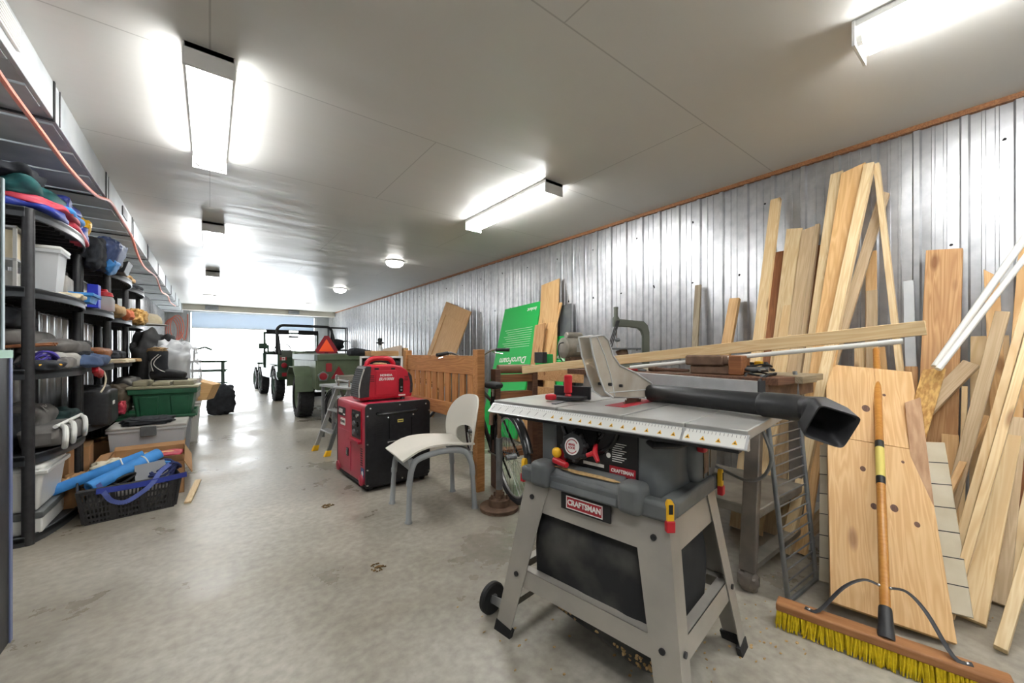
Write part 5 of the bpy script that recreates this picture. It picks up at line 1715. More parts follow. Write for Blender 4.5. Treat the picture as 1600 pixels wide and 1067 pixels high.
def reflector(x, z, kind):
    T = frame((x, T0 - .021, z), (1, 0, 0), (0, 0, 1))
    if kind == 'tri':
        b = MB().prism([(-.12, -.085), (.12, -.085), (0, .12)], 0, .012, T).build('triangle_reflector', 'lens_red', TRL)
        MB().prism([(-.05, -.05), (.05, -.05), (0, .04)], .012, .014, T).build('reflector_centre', 'label_red', b)
    elif kind == 'round':
        b = MB().prism([(.085 * math.cos(R(a)), .085 * math.sin(R(a))) for a in range(18, 378, 72)], 0, .05, T).build('tail_lamp', 'trailer_grey', TRL)
        MB().lathe([(0, .05), (.06, .05), (.05, .065), (0, .07)], n=20, T=T).build('lens', 'lens_red', b)
    else:
        MB().prism(rrect(.09, .14, .02, x0=-.045, y0=-.07), 0, .012, T).build('red_reflector', 'label_red', TRL)
for s in (-1, 1):
    reflector(s * .5, .72, 'round')
    reflector(s * .41, .86, 'rect')
    reflector(s * .26, .76, 'tri')
MB().bx(-.45, .45, T0 - .12, T0 - .02, .42, .5).build('rear_bumper', 'trailer_green', TRL)
sg = thing('slow_vehicle_sign', 'orange slow-vehicle triangle with dark red border on top of the trailer', 'sign', (1.62, 7.45, 1.086), R(-22))
def tri(h, w, c): return [(-w + c, 0), (w - c, 0), (w, c * 1.5), (c, h), (-c, h), (-w, c * 1.5)]
MB().prism(tri(.31, .185, .035), -.004, .0, Matrix(((1, 0, 0, 0), (0, 0, -1, 0), (0, 1, 0, 0), (0, 0, 0, 1)))).build('red_border', 'lens_red', sg)
MB().prism([(-.125, .035), (.125, .035), (0, .255)], .0, .003, Matrix(((1, 0, 0, 0), (0, 0, -1, 0), (0, 1, 0, 0), (0, 0, 0, 1)))).build('orange_face', 'orange', sg)
MB().bx(-.03, .03, .0, .05, 0, .02).build('foot', 'black', sg)
# dark metal frame rack by the right wall and a loose wheel beyond the jeep
fk = thing('frame_rack', 'tall black metal frame rack by the right wall beyond the jeep', 'rack', (2.93, 13.2, 0), R(-8))
for x in (0, .52):
    for y in (0, .4):
        MB().bx(x, x + .03, y, y + .03, 0, 1.9).build('post', 'black', fk)
for z in (.6, 1.15, 1.45, 1.87):
    for y in (0, .4):
        MB().bx(0, .55, y, y + .03, z, z + .03).build('bar', 'black', fk)
MB().bx(.02, .53, .02, .4, 1.18, 1.2).build('shelf', 'black', fk)
bx_ = MB().blob((3.2, 13.4, 1.37), (.2, .15, .16), e=.5, amp=.15, seed=4).build('dark_bag', 'dark_cloth', origin=(3.2, 13.4, 1.2))
tag(bx_, 'dark bag sitting in the black frame rack', 'bag')
lw = thing('loose_wheel', 'dark tyre standing on the floor just beyond the front of the jeep', 'wheel', (1.18, 14.3, 0), R(4))
road_wheel(lw, 0, 0, .33, .2, -1, True)

# ------------------------------------------------------------------ black cabinet at the left edge
cn = fl(17, 1000)
kc = thing('storage_cabinet', 'tall dark storage cabinet cut by the left edge of the photo', 'cabinet', (cn.x, cn.y, 0))
MB().bx(-.42, 0, -.6, 0, .0, 1.1).build('lower_case', 'black_plastic', kc, bevel=.004)
MB().bx(-.42, .0, -.615, -.601, .02, 1.085).build('door', 'black_gloss', kc, bevel=.003)
MB().bx(-.012, .004, -.02, .003, .0, 1.1).build('edge_strip', pbr('blue_grey_trim', '6f7aa0', .4), kc)
MB().bx(-.42, .005, -.61, .004, 1.08, 1.11).build('pale_green_top', pbr('pale_green_trim', 'a9cfbf', .5), kc)
MB().bx(-.42, 0, -.6, -.075, 1.111, 1.74).build('upper_case', 'black_plastic', kc, bevel=.004)
MB().bx(-.01, .004, -.09, -.07, 1.111, 1.74).build('edge_strip', pbr('pale_metal_trim', 'aebfc4', .4), kc)

# ------------------------------------------------------------------ bow-fronted black plastic shelving, four units in a row
SH0, UW = 3.45, 1.1
XB = WL + .012
LV = (.025, .485, .975, 1.445, 1.9)
SX = .3
labs = ('nearest black plastic shelving unit with bowed shelves on the left wall', 'second black plastic shelving unit from the camera on the left wall',
        'third black plastic shelving unit from the camera on the left wall', 'farthest black plastic shelving unit on the left wall, beside the green tote')
def shelf_poly(dx=0.):
    pts = [(dx, dx), (SX - .035 - dx, dx), (SX - dx, .05 + dx)]
    for i in range(1, 14):
        t = i / 14
        pts.append((SX - dx + .085 * math.sin(math.pi * t) ** .8, .05 + (UW - .1) * t))
    return pts + [(SX - dx, UW - .05 - dx), (SX - .035 - dx, UW - dx), (dx, UW - dx)]
unit = None
rimm = pbr('grey_black_plastic_rim', '34373a', .32, col2='3d4043', scale=20)
for k in range(4):
    if unit is None:
        unit = thing('shelving_unit', labs[0], 'shelving unit', (XB, SH0, 0), 0, 'black plastic shelving units')
        for z in LV:
            sh = MB().prism(shelf_poly(), z - .0, z + .022).build('shelf', 'black_plastic', unit)
            rm = MB()
            o_, i_ = shelf_poly(), shelf_poly(.012)
            n_ = len(o_)
            vs = [(x, y, zz) for zz in (z - .03, z + .03) for P in (o_, i_) for x, y in P]
            fs = []
            for i in range(n_):
                j = (i + 1) % n_
                fs += [(i, j, 2 * n_ + j, 2 * n_ + i), (n_ + j, n_ + i, 3 * n_ + i, 3 * n_ + j), (2 * n_ + i, 2 * n_ + j, 3 * n_ + j, 3 * n_ + i), (j, i, n_ + i, n_ + j)]
            rm.add(vs, fs)
            rm.build('rim', rimm, sh, bevel=.003)
            rb = MB()
            for i in range(9):
                y = .1 + i * .112
                rb.bx(.03, SX + .01, y, y + .012, z - .025, z)
            rb.build('rib', 'black_plastic', sh)['kind'] = 'stuff'
        for x in (.04, SX - .028):
            for y in (.026, UW - .026):
                MB().tube([(x, y, 0), (x, y, 1.925)], .026 if x > .1 else .022, n=16, flat=1).build('post', 'black_plastic', unit)
    else:
        u = copy_tree(unit, None, labs[k])
        u.location = (XB, SH0 + UW * k, 0)


def soft(name, label, c, s, mat, cat, e=.6, amp=.14, fr=6, seed=0, rz=0., ry=0., rx=0., group=None, nu=48, nv=26, zc=.85):
    """a lump of cloth or a bag whose underside rests at height c.z"""
    o = MB().blob((0, 0, s[2] * zc), s, e=e, amp=amp, fr=fr, seed=seed, nu=nu, nv=nv, zc=0).build(name, mat, ang=180)
    o.location = c
    o.rotation_euler = (rx, ry, rz)
    return tag(o, label, cat, group)


def Z(i): return LV[i] + .023


# top shelf: life vests and bags
zt = Z(4)
GT = 'soft gear on the top shelves'
soft('life_vest', 'red and blue striped vest lying flat at the near end of the top shelf', (-.89, 3.78, zt), (.16, .3, .035), 'blue', 'life vest', seed=1, group=GT)
st = MB()
rv = soft('life_vest', 'salmon-red vest on top of the blue one at the near end of the top shelf', (-.86, 3.85, zt + .058), (.15, .3, .03), 'pinkred', 'life vest', seed=2, group=GT)
MB().blob((.1, .05, .03), (.06, .26, .025), e=.7, amp=.15, seed=5).build('blue_trim', 'skyblue', rv)
soft('sleeping_bag', 'dark teal rolled bag with a black strap on the top shelf', (-.93, 3.86, zt + .115), (.14, .33, .055), 'teal', 'bag', seed=3, group=GT)
soft('dark_jacket', 'black and yellow jacket folded on top of the teal roll', (-.95, 3.66, zt + .2), (.13, .2, .035), 'dark_cloth', 'jacket', seed=4, group=GT)
soft('blue_bag', 'royal blue nylon bag behind the teal roll on the top shelf', (-.9, 4.15, zt + .16), (.13, .24, .05), 'blue', 'bag', seed=6, group=GT)
soft('red_flap', 'crimson vest end hanging over the top shelf rim', (-.76, 4.1, zt - .01), (.05, .2, .03), 'pinkred', 'vest', seed=7, rx=R(-8), group=GT)
soft('orange_pouch', 'small amber yellow pouch on the top shelf', (-.8, 4.45, zt + .1), (.035, .07, .06), 'yellow', 'pouch', seed=8, ry=R(20), group=GT)
soft('blue_stuff_sack', 'deep blue stuff sack under the amber pouch', (-.84, 4.38, zt), (.09, .12, .08), 'blue', 'bag', seed=9, group=GT)
soft('puffer_jacket', 'blue-grey puffer jacket slumped over the rim of the second unit', (-.74, 4.85, zt - .06), (.09, .2, .12), 'puffy', 'jacket', seed=10, fr=14, amp=.1, ry=R(20), group=GT)
soft('sky_blue_sleeve', 'bright blue sleeve hanging below the puffer jacket', (-.7, 4.78, zt - .13), (.035, .12, .06), 'skyblue', 'sleeve', seed=11, ry=R(30), group=GT)
soft('grey_pack', 'dark grey daypack hanging over the top shelf beside the puffer jacket', (-.74, 4.62, zt - .12), (.06, .13, .12), 'dark_cloth', 'daypack', seed=12, group=GT)
soft('black_gloves', 'black gloves heaped on the third unit of the top shelf', (-.78, 5.25, zt), (.1, .22, .05), 'black', 'gloves', seed=13, group=GT)
tag(MB().hexa([(-.86, 5.62, zt), (-.7, 5.62, zt), (-.7, 5.9, zt), (-.86, 5.9, zt)], [(-.84, 5.64, zt + .06), (-.66, 5.6, zt + .12), (-.66, 5.88, zt + .12), (-.84, 5.9, zt + .06)]).build('black_case', 'black_plastic', origin=(-.78, 5.75, zt), bevel=.008), 'black wedge-shaped case near the middle of the top shelves', 'case')
soft('tool_pouch', 'dull yellow and black pouch on the top shelf of the third unit', (-.8, 6.35, zt), (.09, .2, .035), 'tan', 'pouch', seed=14, group=GT)
soft('dark_scarf', 'dark cloth draped at the far end of the top shelves', (-.82, 7.2, zt), (.1, .28, .03), 'dark_cloth', 'cloth', seed=15, group=GT)


def tub(name, label, x0, x1, y0, y1, z0, h, mat, cat, taper=.01, lid=None, th=.004, fill=None, group=None):
    t = thing(name, label, cat, ((x0 + x1) / 2, (y0 + y1) / 2, z0), 0, group)
    a, b = (x1 - x0) / 2, (y1 - y0) / 2
    def ring(e, z): return [(-a + e, -b + e, z), (a - e, -b + e, z), (a - e, b - e, z), (-a + e, b - e, z)]
    o0, o1, i1, i0 = ring(taper, 0), ring(0, h), ring(th, h), ring(taper + th, th)
    fs = [(3, 2, 1, 0)]
    for p in range(3):
        for i in range(4):
            j = (i + 1) % 4
            fs.append((p * 4 + i, p * 4 + j, p * 4 + 4 + j, p * 4 + 4 + i))
    fs.append((12, 13, 14, 15))
    MB().add(o0 + o1 + i1 + i0, fs).build('body', mat, t)
    rm = MB()
    rm.bx(-a - .012, a + .012, -b - .012, -b + .001, h - .022, h).bx(-a - .012, a + .012, b - .001, b + .012, h - .022, h).bx(-a - .012, -a + .001, -b, b, h - .022, h).bx(a - .001, a + .012, -b, b, h - .022, h)
    rm.build('rim', mat, t, bevel=.003)
    if lid:
        MB().bx(-a - .015, a + .015, -b - .015, b + .015, h, h + .022).build('lid', lid, t, bevel=.008)
    return t


# second shelf
z2 = Z(3)
G2 = 'boxes and tubs on the second shelves'
wr_ = thing('drawer_tower', 'white framed drawer tower with yellowed papers at the near end of the second shelf', 'drawer unit', (-.985, 3.66, z2), 0, G2)
for y in (-.13, 0.0, .13):
    MB().bx(.09, .105, y - .006, y + .006, 0, .36).build('upright', 'white_plastic', wr_)
for x in (-.08, -.02, .04):
    MB().bx(x - .006, x + .006, -.145, -.133, 0, .36).build('upright', 'white_plastic', wr_)
for z in (0, .16, .345):
    MB().bx(-.1, .105, -.145, .145, z, z + .012).build('tray', 'frost', wr_)
MB().bx(-.08, .085, -.125, .125, .013, .1).build('papers', 'light_cloth', wr_)
MB().bx(-.08, .085, -.125, .125, .175, .335).build('papers', 'cream', wr_)
tub('plastic_tub', 'clear white plastic tub behind the near post on the second shelf', -.95, -.78, 3.83, 4.02, z2, .3, 'frost', 'tub', .02, 'white_plastic', group=G2)
gb_ = thing('grey_box', 'scuffed pale grey carton on the second shelf', 'carton', (-.9, 4.2, z2), R(4), G2)
MB().bx(-.1, .1, -.13, .13, 0, .17).build('carton_body', 'light_cloth', gb_, bevel=.004)
MB().bx(-.02, .03, -.1315, -.1298, .09, .12).build('stain', 'dark_cloth', gb_)
soft('paper_wad', 'crumpled cream paper in front of the pale grey carton', (-.76, 4.02, z2), (.06, .12, .022), 'cream', 'paper', seed=20, group=G2)
tb_ = tub('blue_basket', 'small blue basket at the rim of the second shelf', -.79, -.68, 4.12, 4.36, z2, .065, 'skyblue', 'basket', .015, group=G2)
for i, (x0, x1, y0, y1, h, lab) in enumerate(((-.93, -.86, 4.36, 4.42, .19, 'royal blue binder beside the carton on the second shelf'), (-.79, -.725, 4.62, 4.72, .19, 'royal blue binder just past the second post on the second shelf'))):
    tag(MB().bx(x0, x1, y0, y1, z2, z2 + h).build('binder', pbr('royal_blue_card', '2a3bc4', .45), origin=((x0 + x1) / 2, (y0 + y1) / 2, z2), bevel=.004), lab, 'binder', 'blue binders')
jg = thing('fuel_jug', 'white jug with a red cap and red contents on the second shelf', 'jug', (-.75, 5.0, z2), 0, G2)
MB().lathe([(0, 0), (.065, 0), (.07, .01), (.07, .1), (.06, .125), (.04, .135)], n=22).build('jug_body', 'frost', jg)
MB().lathe([(0, .008), (.06, .008), (.06, .055), (0, .055)], n=22).build('red_contents', 'red', jg)
MB().lathe([(.04, .13), (.062, .135), (.055, .165), (.03, .175), (.022, .195), (0, .195)], n=22).build('cap', 'red', jg)
soft('tan_bag', 'tan cloth bundle on the second shelf past the red-capped jug', (-.8, 5.62, z2), (.1, .2, .06), 'tan', 'bundle', seed=22, group=G2)
soft('orange_cloth', 'rust-coloured cloth beside the tan bundle', (-.76, 6.0, z2), (.09, .14, .055), pbr('rust_cloth', 'b5623f', .9), 'cloth', seed=23, group=G2)
soft('straw_bundle', 'straw-coloured bundle near the end of the second shelves', (-.74, 6.75, z2), (.1, .22, .09), 'osb', 'bundle', seed=24, fr=14, group=G2)
hat = thing('mesh_hat', 'pale mesh cap hanging off the far end of the second shelves', 'hat', (-.66, 7.35, z2 + .03), 0)
MB().lathe([(.13, 0), (.135, .03), (.12, .09), (.08, .13), (0, .145)], n=24).build('crown', 'cream', hat)
MB().lathe([(.12, -.004), (.2, -.02), (.2, -.014), (.12, .002)], n=24).build('brim', 'light_cloth', hat)

# third shelf
z3 = Z(2)
G3 = 'clothes and gear on the third shelves'
soft('rolled_mat', 'dark grey rolled mat at the back of the third shelf', (-.97, 3.95, z3 + .14), (.1, .42, .06), 'grey_cloth', 'mat', seed=30, amp=.05, group=G3)
soft('black_roll', 'black roll on top at the back of the third shelf', (-.98, 3.7, z3 + .26), (.1, .2, .06), 'dark_cloth', 'roll', seed=31, group=G3)
soft('grey_bag', 'grey drawstring bag in the middle of the third shelf', (-.85, 4.12, z3 + .09), (.13, .3, .055), 'grey_cloth', 'bag', seed=32, group=G3)
soft('white_bag', 'pale grey-white bag near the rim of the third shelf', (-.85, 3.98, z3), (.12, .22, .06), 'light_cloth', 'bag', seed=33, group=G3)
ro = MB()
for k in range(5):
    ro.tube([(-.84 + .05 * math.cos(R(a)) + .01 * k, 3.66 + .09 * math.sin(R(a)), z3 + .03 + .015 * k + .02 * math.sin(R(2 * a + 60 * k))) for a in range(0, 360, 20)], .007, n=6, closed=True)
tag(ro.build('rope', 'purple', origin=(-.84, 3.66, z3)), 'purple cord heap at the near end of the third shelf', 'rope')
sk = thing('stick_bundle', 'brown sticks lying across the near end of the third shelf', 'sticks', (-.9, 3.62, z3 + .12), 0, G3)
for i in range(6):
    MB().cyl((-.14, -.12 + .05 * i, -.0 + .008 * (i % 3)), (.14, -.06 + .03 * i, .03 + .01 * (i % 2)), .006, n=6).build('stick', 'brown_wood', sk)
bt = soft('black_yellow_pad', 'black pad with a yellow edge at the near end of the third shelf', (-.8, 3.58, z3), (.09, .11, .03), 'dark_cloth', 'pad', seed=35, group=G3)
MB().tube([(.085 * math.cos(R(a)), .108 * math.sin(R(a)), .03) for a in range(-80, 81, 16)], .006, n=6).build('yellow_edge', 'yellow', bt)
soft('grey_shoe', 'grey shoe on its side at the third shelf rim', (-.755, 3.86, z3), (.035, .12, .04), 'grey_cloth', 'shoe', seed=36, group=G3)
dn = soft('denim_heap', 'folded navy denim hanging over the rim of the third shelf', (-.76, 4.3, z3), (.13, .24, .05), 'denim', 'clothes', seed=37, group=G3)
soft('dark_beret', 'dark blue cap lying on the folded denim', (-.78, 4.22, z3 + .085), (.08, .13, .018), 'dark_cloth', 'cap', seed=38, group=G3)
soft('red_strap', 'red strap of cloth dangling off the third shelf under the denim', (-.665, 4.22, z3 - .065), (.02, .12, .03), 'red', 'strap', seed=39, rx=R(-14), group=G3)
tag(MB().tube(smooth_path([(-.65, 4.33, z3 - .04), (-.64, 4.34, z3 - .1), (-.645, 4.31, z3 - .16), (-.66, 4.28, z3 - .2)], 4), .006, n=6).build('cord', 'cream', origin=(-.65, 4.33, z3 - .1)), 'cream cord end hanging below the red strap', 'cord')
soft('brown_leather', 'brown leather bag flattened on the third shelf past the denim', (-.83, 4.95, z3 + .05), (.12, .2, .05), 'brown_wood', 'bag', seed=40, group=G3)
soft('black_shoes', 'black shoes at the back of the third shelf of the second unit', (-.93, 5.0, z3 + .1), (.08, .26, .06), 'black', 'shoes', seed=41, group=G3)
soft('paper_stack', 'untidy pale paper stack on the third shelf of the third unit', (-.78, 5.7, z3), (.13, .3, .02), 'cream', 'papers', e=.35, seed=42, group=G3)
soft('cork_mats', 'flat tan mats near the end of the third shelves', (-.78, 6.6, z3), (.12, .34, .02), 'tan', 'mats', e=.35, seed=43, group=G3)
soft('dark_bits', 'dark cloth heap near the end of the third shelves', (-.88, 6.4, z3 + .03), (.08, .2, .05), 'dark_cloth', 'cloth', seed=44, group=G3)

# fourth shelf
z4 = Z(1)
G4 = 'bags on the fourth shelves'
sb = soft('printed_sack', 'dark grey sack with pale printed letters on the fourth shelf', (-.95, 3.95, z4 + .13), (.1, .2, .07), 'grey_cloth', 'sack', seed=50, ry=R(12), group=G4)
text('KMS', .07, frame((.075, -.02, .115), (0, 1, 0), (-.7, 0, .7)), 'light_cloth', sb, bold=.001)
soft('green_cloth', 'dark green cloth behind the printed sack on the fourth shelf', (-.9, 4.3, z4), (.12, .18, .1), 'grass_cloth', 'cloth', seed=51, group=G4)
soft('dark_back_bag', 'black bag stuffed at the back of the fourth shelf', (-.99, 3.8, z4), (.09, .26, .12), 'dark_cloth', 'bag', seed=52, group=G4)
fs_ = thing('folding_stool', 'grey folding stool with white tube loops on the fourth shelf', 'stool', (-.8, 3.86, z4), 0)
MB().blob((0, 0, .075), (.1, .31, .06), e=.4, amp=.07, fr=8, seed=53).build('seat_cloth', 'grey_cloth', fs_)
for i, y in enumerate((-.3, -.12, .17)):
    MB().tube(smooth_path([(.07, y + .08, .14), (.1, y + .0, .135), (.115, y - .06, .1), (.115, y - .07, .06), (.1, y - .01, .02), (.08, y + .09, .018)], 5), .014, n=10).build('tube_loop', 'white_plastic', fs_)
MB().tube([(.06, -.3, .145), (.06, .3, .145)], .011, n=8).build('top_tube', 'white_plastic', fs_)
bc_ = soft('black_case', 'shiny black case with a small white label on the fourth shelf', (-.77, 4.86, z4), (.11, .2, .15), 'black_plastic', 'case', e=.22, amp=.03, seed=54, group=G4)
MB().bx(.104, .112, -.1, -.02, .15, .18).build('label', 'label_white', bc_)
soft('grey_case', 'dark grey case standing behind the shiny black one', (-.86, 5.2, z4), (.12, .12, .16), 'black_plastic', 'case', e=.3, amp=.02, seed=55, group=G4)
soft('brown_pack', 'olive brown backpack on the fourth shelf of the second unit', (-.78, 5.75, z4), (.12, .2, .14), pbr('olive_brown_cloth', '4f4538', .9, col2='5e5342', bump=.3), 'backpack', seed=56, group=G4)
soft('red_bit', 'small crimson cloth at the front of the olive brown backpack', (-.69, 5.42, z4), (.03, .05, .06), 'pinkred', 'cloth', seed=57, group=G4)
soft('grey_jug_heap', 'grey bags stacked on the fourth shelf of the third unit', (-.78, 6.5, z4), (.12, .25, .16), 'grey_cloth', 'bags', seed=58, group=G4)
soft('pale_hose', 'pale looped bag at the far end of the fourth shelves', (-.72, 7.1, z4), (.08, .15, .11), 'light_cloth', 'bag', seed=59, group=G4)

# bottom shelf
z5 = Z(0)
bw = thing('storage_bin', 'big white lidded storage bin on the bottom shelf at the near end', 'bin', (-.93, 3.74, z5 + .125), 0)
MB().hexa([(-.14, -.22, 0), (.13, -.22, 0), (.13, .22, 0), (-.14, .22, 0)], [(-.15, -.235, .27), (.16, -.235, .27), (.16, .235, .27), (-.15, .235, .27)]).build('bin_body', 'white_plastic', bw, bevel=.02)
MB().bx(-.155, .175, -.24, .24, .215, .24).build('lid_rim', 'white_plastic', bw, bevel=.006)
bb = thing('storage_bin', 'lower white bin with a dark band under the big white bin', 'bin', (-.93, 3.74, z5), 0)
MB().bx(-.15, .15, -.23, .23, 0, .085).build('bin_body', 'white_plastic', bb, bevel=.008)
MB().bx(-.155, .155, -.235, .235, .086, .124).build('dark_band', 'saw_grey', bb, bevel=.004)
for x, y, w_, d_, h, lab in ((-.92, 4.28, .22, .26, .34, 'brown carton upright on the bottom shelf behind the white bins'), (-.9, 4.72, .24, .3, .3, 'brown carton on the bottom shelf beside the black legs'), (-.88, 5.4, .25, .3, .22, 'small brown carton on the bottom shelf of the second unit')):
    b = thing('carton', lab, 'carton', (x, y, z5), R(5), 'cartons on the bottom shelves')
    MB().bx(-w_ / 2, w_ / 2, -d_ / 2, d_ / 2, 0, h).build('carton_body', 'card', b, bevel=.003)
    MB().bx(-.02, .02, -d_ / 2 - .001, d_ / 2 + .001, h, h + .001).build('tape', 'tan', b)
soft('paper_bag', 'crumpled brown paper bag on the bottom shelf past the cartons', (-.78, 5.85, z5), (.11, .14, .13), 'card', 'paper bag', seed=61, fr=14)
soft('dark_sack', 'dark sack on the bottom shelf of the third unit', (-.82, 6.5, z5), (.14, .25, .2), 'dark_cloth', 'sack', seed=62)

# ------------------------------------------------------------------ black slotted crate with straps and foam
ca, cb2 = fl(132, 822), fl(272, 791)
cd = (cb2 - ca)
cw = cd.length
CR = thing('slotted_crate', 'black slotted plastic crate full of blue foam and straps on the floor', 'crate', ca, math.atan2(cd.y, cd.x))
CH, CD, fl_ = .225, .3, .03
def crate_pt(u, z, side):
    e = fl_ * z / CH
    if side == 'f':
        return (-e + (cw + 2 * e) * u, -e, z)
    if side == 'b':
        return (-e + (cw + 2 * e) * u, CD + e, z)
    if side == 'l':
        return (-e, -e + (CD + 2 * e) * u, z)
    return (cw + e, -e + (CD + 2 * e) * u, z)
for sd_ in 'fblr':
    m_ = MB()
    nb = 26 if sd_ in 'fb' else 16
    for i in range(nb + 1):
        wide = i in (0, nb) or i % (nb // 3) == 0
        w2 = .012 if wide else .0042
        a, b = Vector(crate_pt(i / nb, .012, sd_)), Vector(crate_pt(i / nb, CH, sd_))
        t = Vector((1, 0, 0)) if sd_ in 'fb' else Vector((0, 1, 0))
        n_ = Vector((0, 1, 0)) if sd_ in 'fb' else Vector((1, 0, 0))
        q = [a - t * w2 - n_ * .003, a + t * w2 - n_ * .003, a + t * w2 + n_ * .003, a - t * w2 + n_ * .003]
        m_.hexa(q, [p + (b - a) for p in q])
    for z in (.02, .06, .1, .14, .2):
        hgt = .012 if z not in (.2, .02) else .02
        a, b = Vector(crate_pt(0, z, sd_)), Vector(crate_pt(1, z, sd_))
        n_ = Vector((0, 1, 0)) if sd_ in 'fb' else Vector((1, 0, 0))
        q = [a - n_ * .0032, b - n_ * .0032, b + n_ * .0032, a + n_ * .0032]
        m_.hexa(q, [p + Vector((0, 0, hgt)) for p in q])
    m_.build('slotted_side', 'black_plastic', CR)
rm = MB()
rm.tube([crate_pt(0, CH, 'f'), crate_pt(1, CH, 'f'), crate_pt(1, CH, 'b'), crate_pt(0, CH, 'b')], .011, n=8, closed=True)
rm.build('rim', 'black_plastic', CR)
MB().bx(0, cw, 0, CD, .0, .012).build('crate_floor', 'black_plastic', CR)
text('THULE', .03, frame((cw * .68, -fl_ - .006, CH - .022), (1, 0, 0), (0, .1, 1)), 'yellow', CR, bold=.001, sx=1.1)
CMx = Matrix.Translation(ca) @ Matrix.Rotation(math.atan2(cd.y, cd.x), 4, 'Z')
cpt = lambda x, y, z: CMx @ Vector((x, y, z))
def foam_tube(label, a, b, r):
    o = thing('foam_tube', label, 'foam tube', a, 0, 'blue foam tubes')
    d = (b - a)
    o.rotation_euler = d.to_track_quat('X', 'Z').to_euler()
    L = d.length
    sec = [(r * math.cos(R(q)), r * math.sin(R(q))) for q in range(-30, 211, 20)] + [(r * .5 * math.cos(R(q)), r * .5 * math.sin(R(q))) for q in range(210, -31, -20)]
    MB().prism(sec, 0, L, Matrix(((0, 0, 1, 0), (1, 0, 0, 0), (0, 1, 0, 0), (0, 0, 0, 1)))).build('foam', 'skyblue', o, bevel=.004)
    MB().tube([(L * .75, r * 1.02 * math.cos(R(q)), r * 1.02 * math.sin(R(q))) for q in range(-30, 211, 20)], .005, n=6).build('tie', 'white_plastic', o)
foam_tube('bright blue split foam tube at the back of the black crate', cpt(-.14, .26, .19), cpt(.3, .22, .35), .042)
foam_tube('bright blue split foam tube across the front of the black crate', cpt(.02, .05, .22), cpt(.38, .24, .345), .045)
gx_ = thing('grey_carton', 'grey carton with a black scrawl sticking out of the black crate', 'carton', cpt(.3, .08, .13), CR.rotation_euler.z + R(4))
MB().hexa([(-.06, -.03, 0), (.14, -.03, 0), (.14, .06, 0), (-.06, .06, 0)], [(-.06, .04, .18), (.1, .04, .19), (.1, .11, .17), (-.06, .11, .165)]).build('carton_body', pbr('grey_card', '8f9194', .7), gx_)
MB().tube([(.0, -.0285 + .389 * .06, .06), (.03, -.0285 + .389 * .1, .1), (.07, -.029 + .389 * .12, .12), (.075, -.029 + .389 * .09, .09), (.04, -.029 + .389 * .07, .07), (.11, -.029 + .389 * .055, .055)], .003, n=6).build('scrawl', 'label_black', gx_)
bx2 = thing('blue_carton', 'small blue carton with a white label at the back of the black crate', 'carton', cpt(.36, .25, .15), CR.rotation_euler.z - R(10))
MB().bx(-.05, .09, -.04, .04, 0, .14).build('carton_body', 'skyblue', bx2, bevel=.006)
MB().bx(-.0, .06, -.0415, -.0405, .07, .12).build('label', 'label_white', bx2)
wbst = MB()
def strap(pts, w_, nrm):
    pts = smooth_path(pts, 6)
    for i in range(len(pts) - 1):
        a, b = pts[i], pts[i + 1]
        d_ = (b - a).normalized()
        s_ = d_.cross(Vector(nrm)).normalized() * w_
        n_ = Vector(nrm) * .0012
        wbst.hexa([a - s_, b - s_, b + s_, a + s_], [a - s_ + n_, b - s_ + n_, b + s_ + n_, a + s_ + n_])
strap([(cpt(.06, .02, .25)), cpt(.085, -.045, .2), cpt(.12, -.05, .14), cpt(.18, -.05, .115), cpt(.25, -.05, .15), cpt(.31, -.05, .2), cpt(.36, -.02, .27), cpt(.42, .05, .3)], .014, (0, -1, .0))
tag(wbst.build('strap', pbr('blue_webbing', '5766a8', .8), origin=cpt(.2, -.04, .2)), 'pale blue webbing strap looping over the front of the black crate', 'strap')
wbst = MB()
strap([cpt(.05, -.04, .215), cpt(.2, -.043, .21), cpt(.35, -.043, .215), cpt(.5, -.042, .225)], .018, (0, -1, 0))
tag(wbst.build('strap', 'blue', origin=cpt(.2, -.04, .21)), 'royal blue webbing band along the rim of the black crate', 'strap')
cl = MB()
for k in range(6):
    cl.tube([cpt(.37 + .07 * math.cos(R(a)) + .01 * k, .13 + .08 * math.sin(R(a)), .2 + .015 * k + .03 * math.sin(R(2 * a + 50 * k))) for a in range(0, 360, 20)], .008, n=6, closed=True)
tag(cl.build('strap_coil', pbr('navy_webbing', '2b3566', .8), origin=cpt(.37, .13, .2)), 'navy blue strap coils heaped at the right end of the black crate', 'straps')
cl = MB()
for k in range(4):
    cl.tube([cpt(.17 + .09 * math.cos(R(a)), .15 + .08 * math.sin(R(a)), .2 + .014 * k + .025 * math.sin(R(2 * a + 70 * k))) for a in range(0, 360, 20)], .009, n=6, closed=True)
tag(cl.build('hose_coil', 'black', origin=cpt(.17, .15, .2)), 'black hose coil under the foam tubes in the crate', 'hose')
soft('crate_fill', 'dark gear filling the bottom of the black crate', cpt(cw / 2, CD / 2, .014), (cw / 2 - .02, CD / 2 - .02, .085), 'grey_cloth', 'gear', e=.4, amp=.15, seed=70, rz=CR.rotation_euler.z)

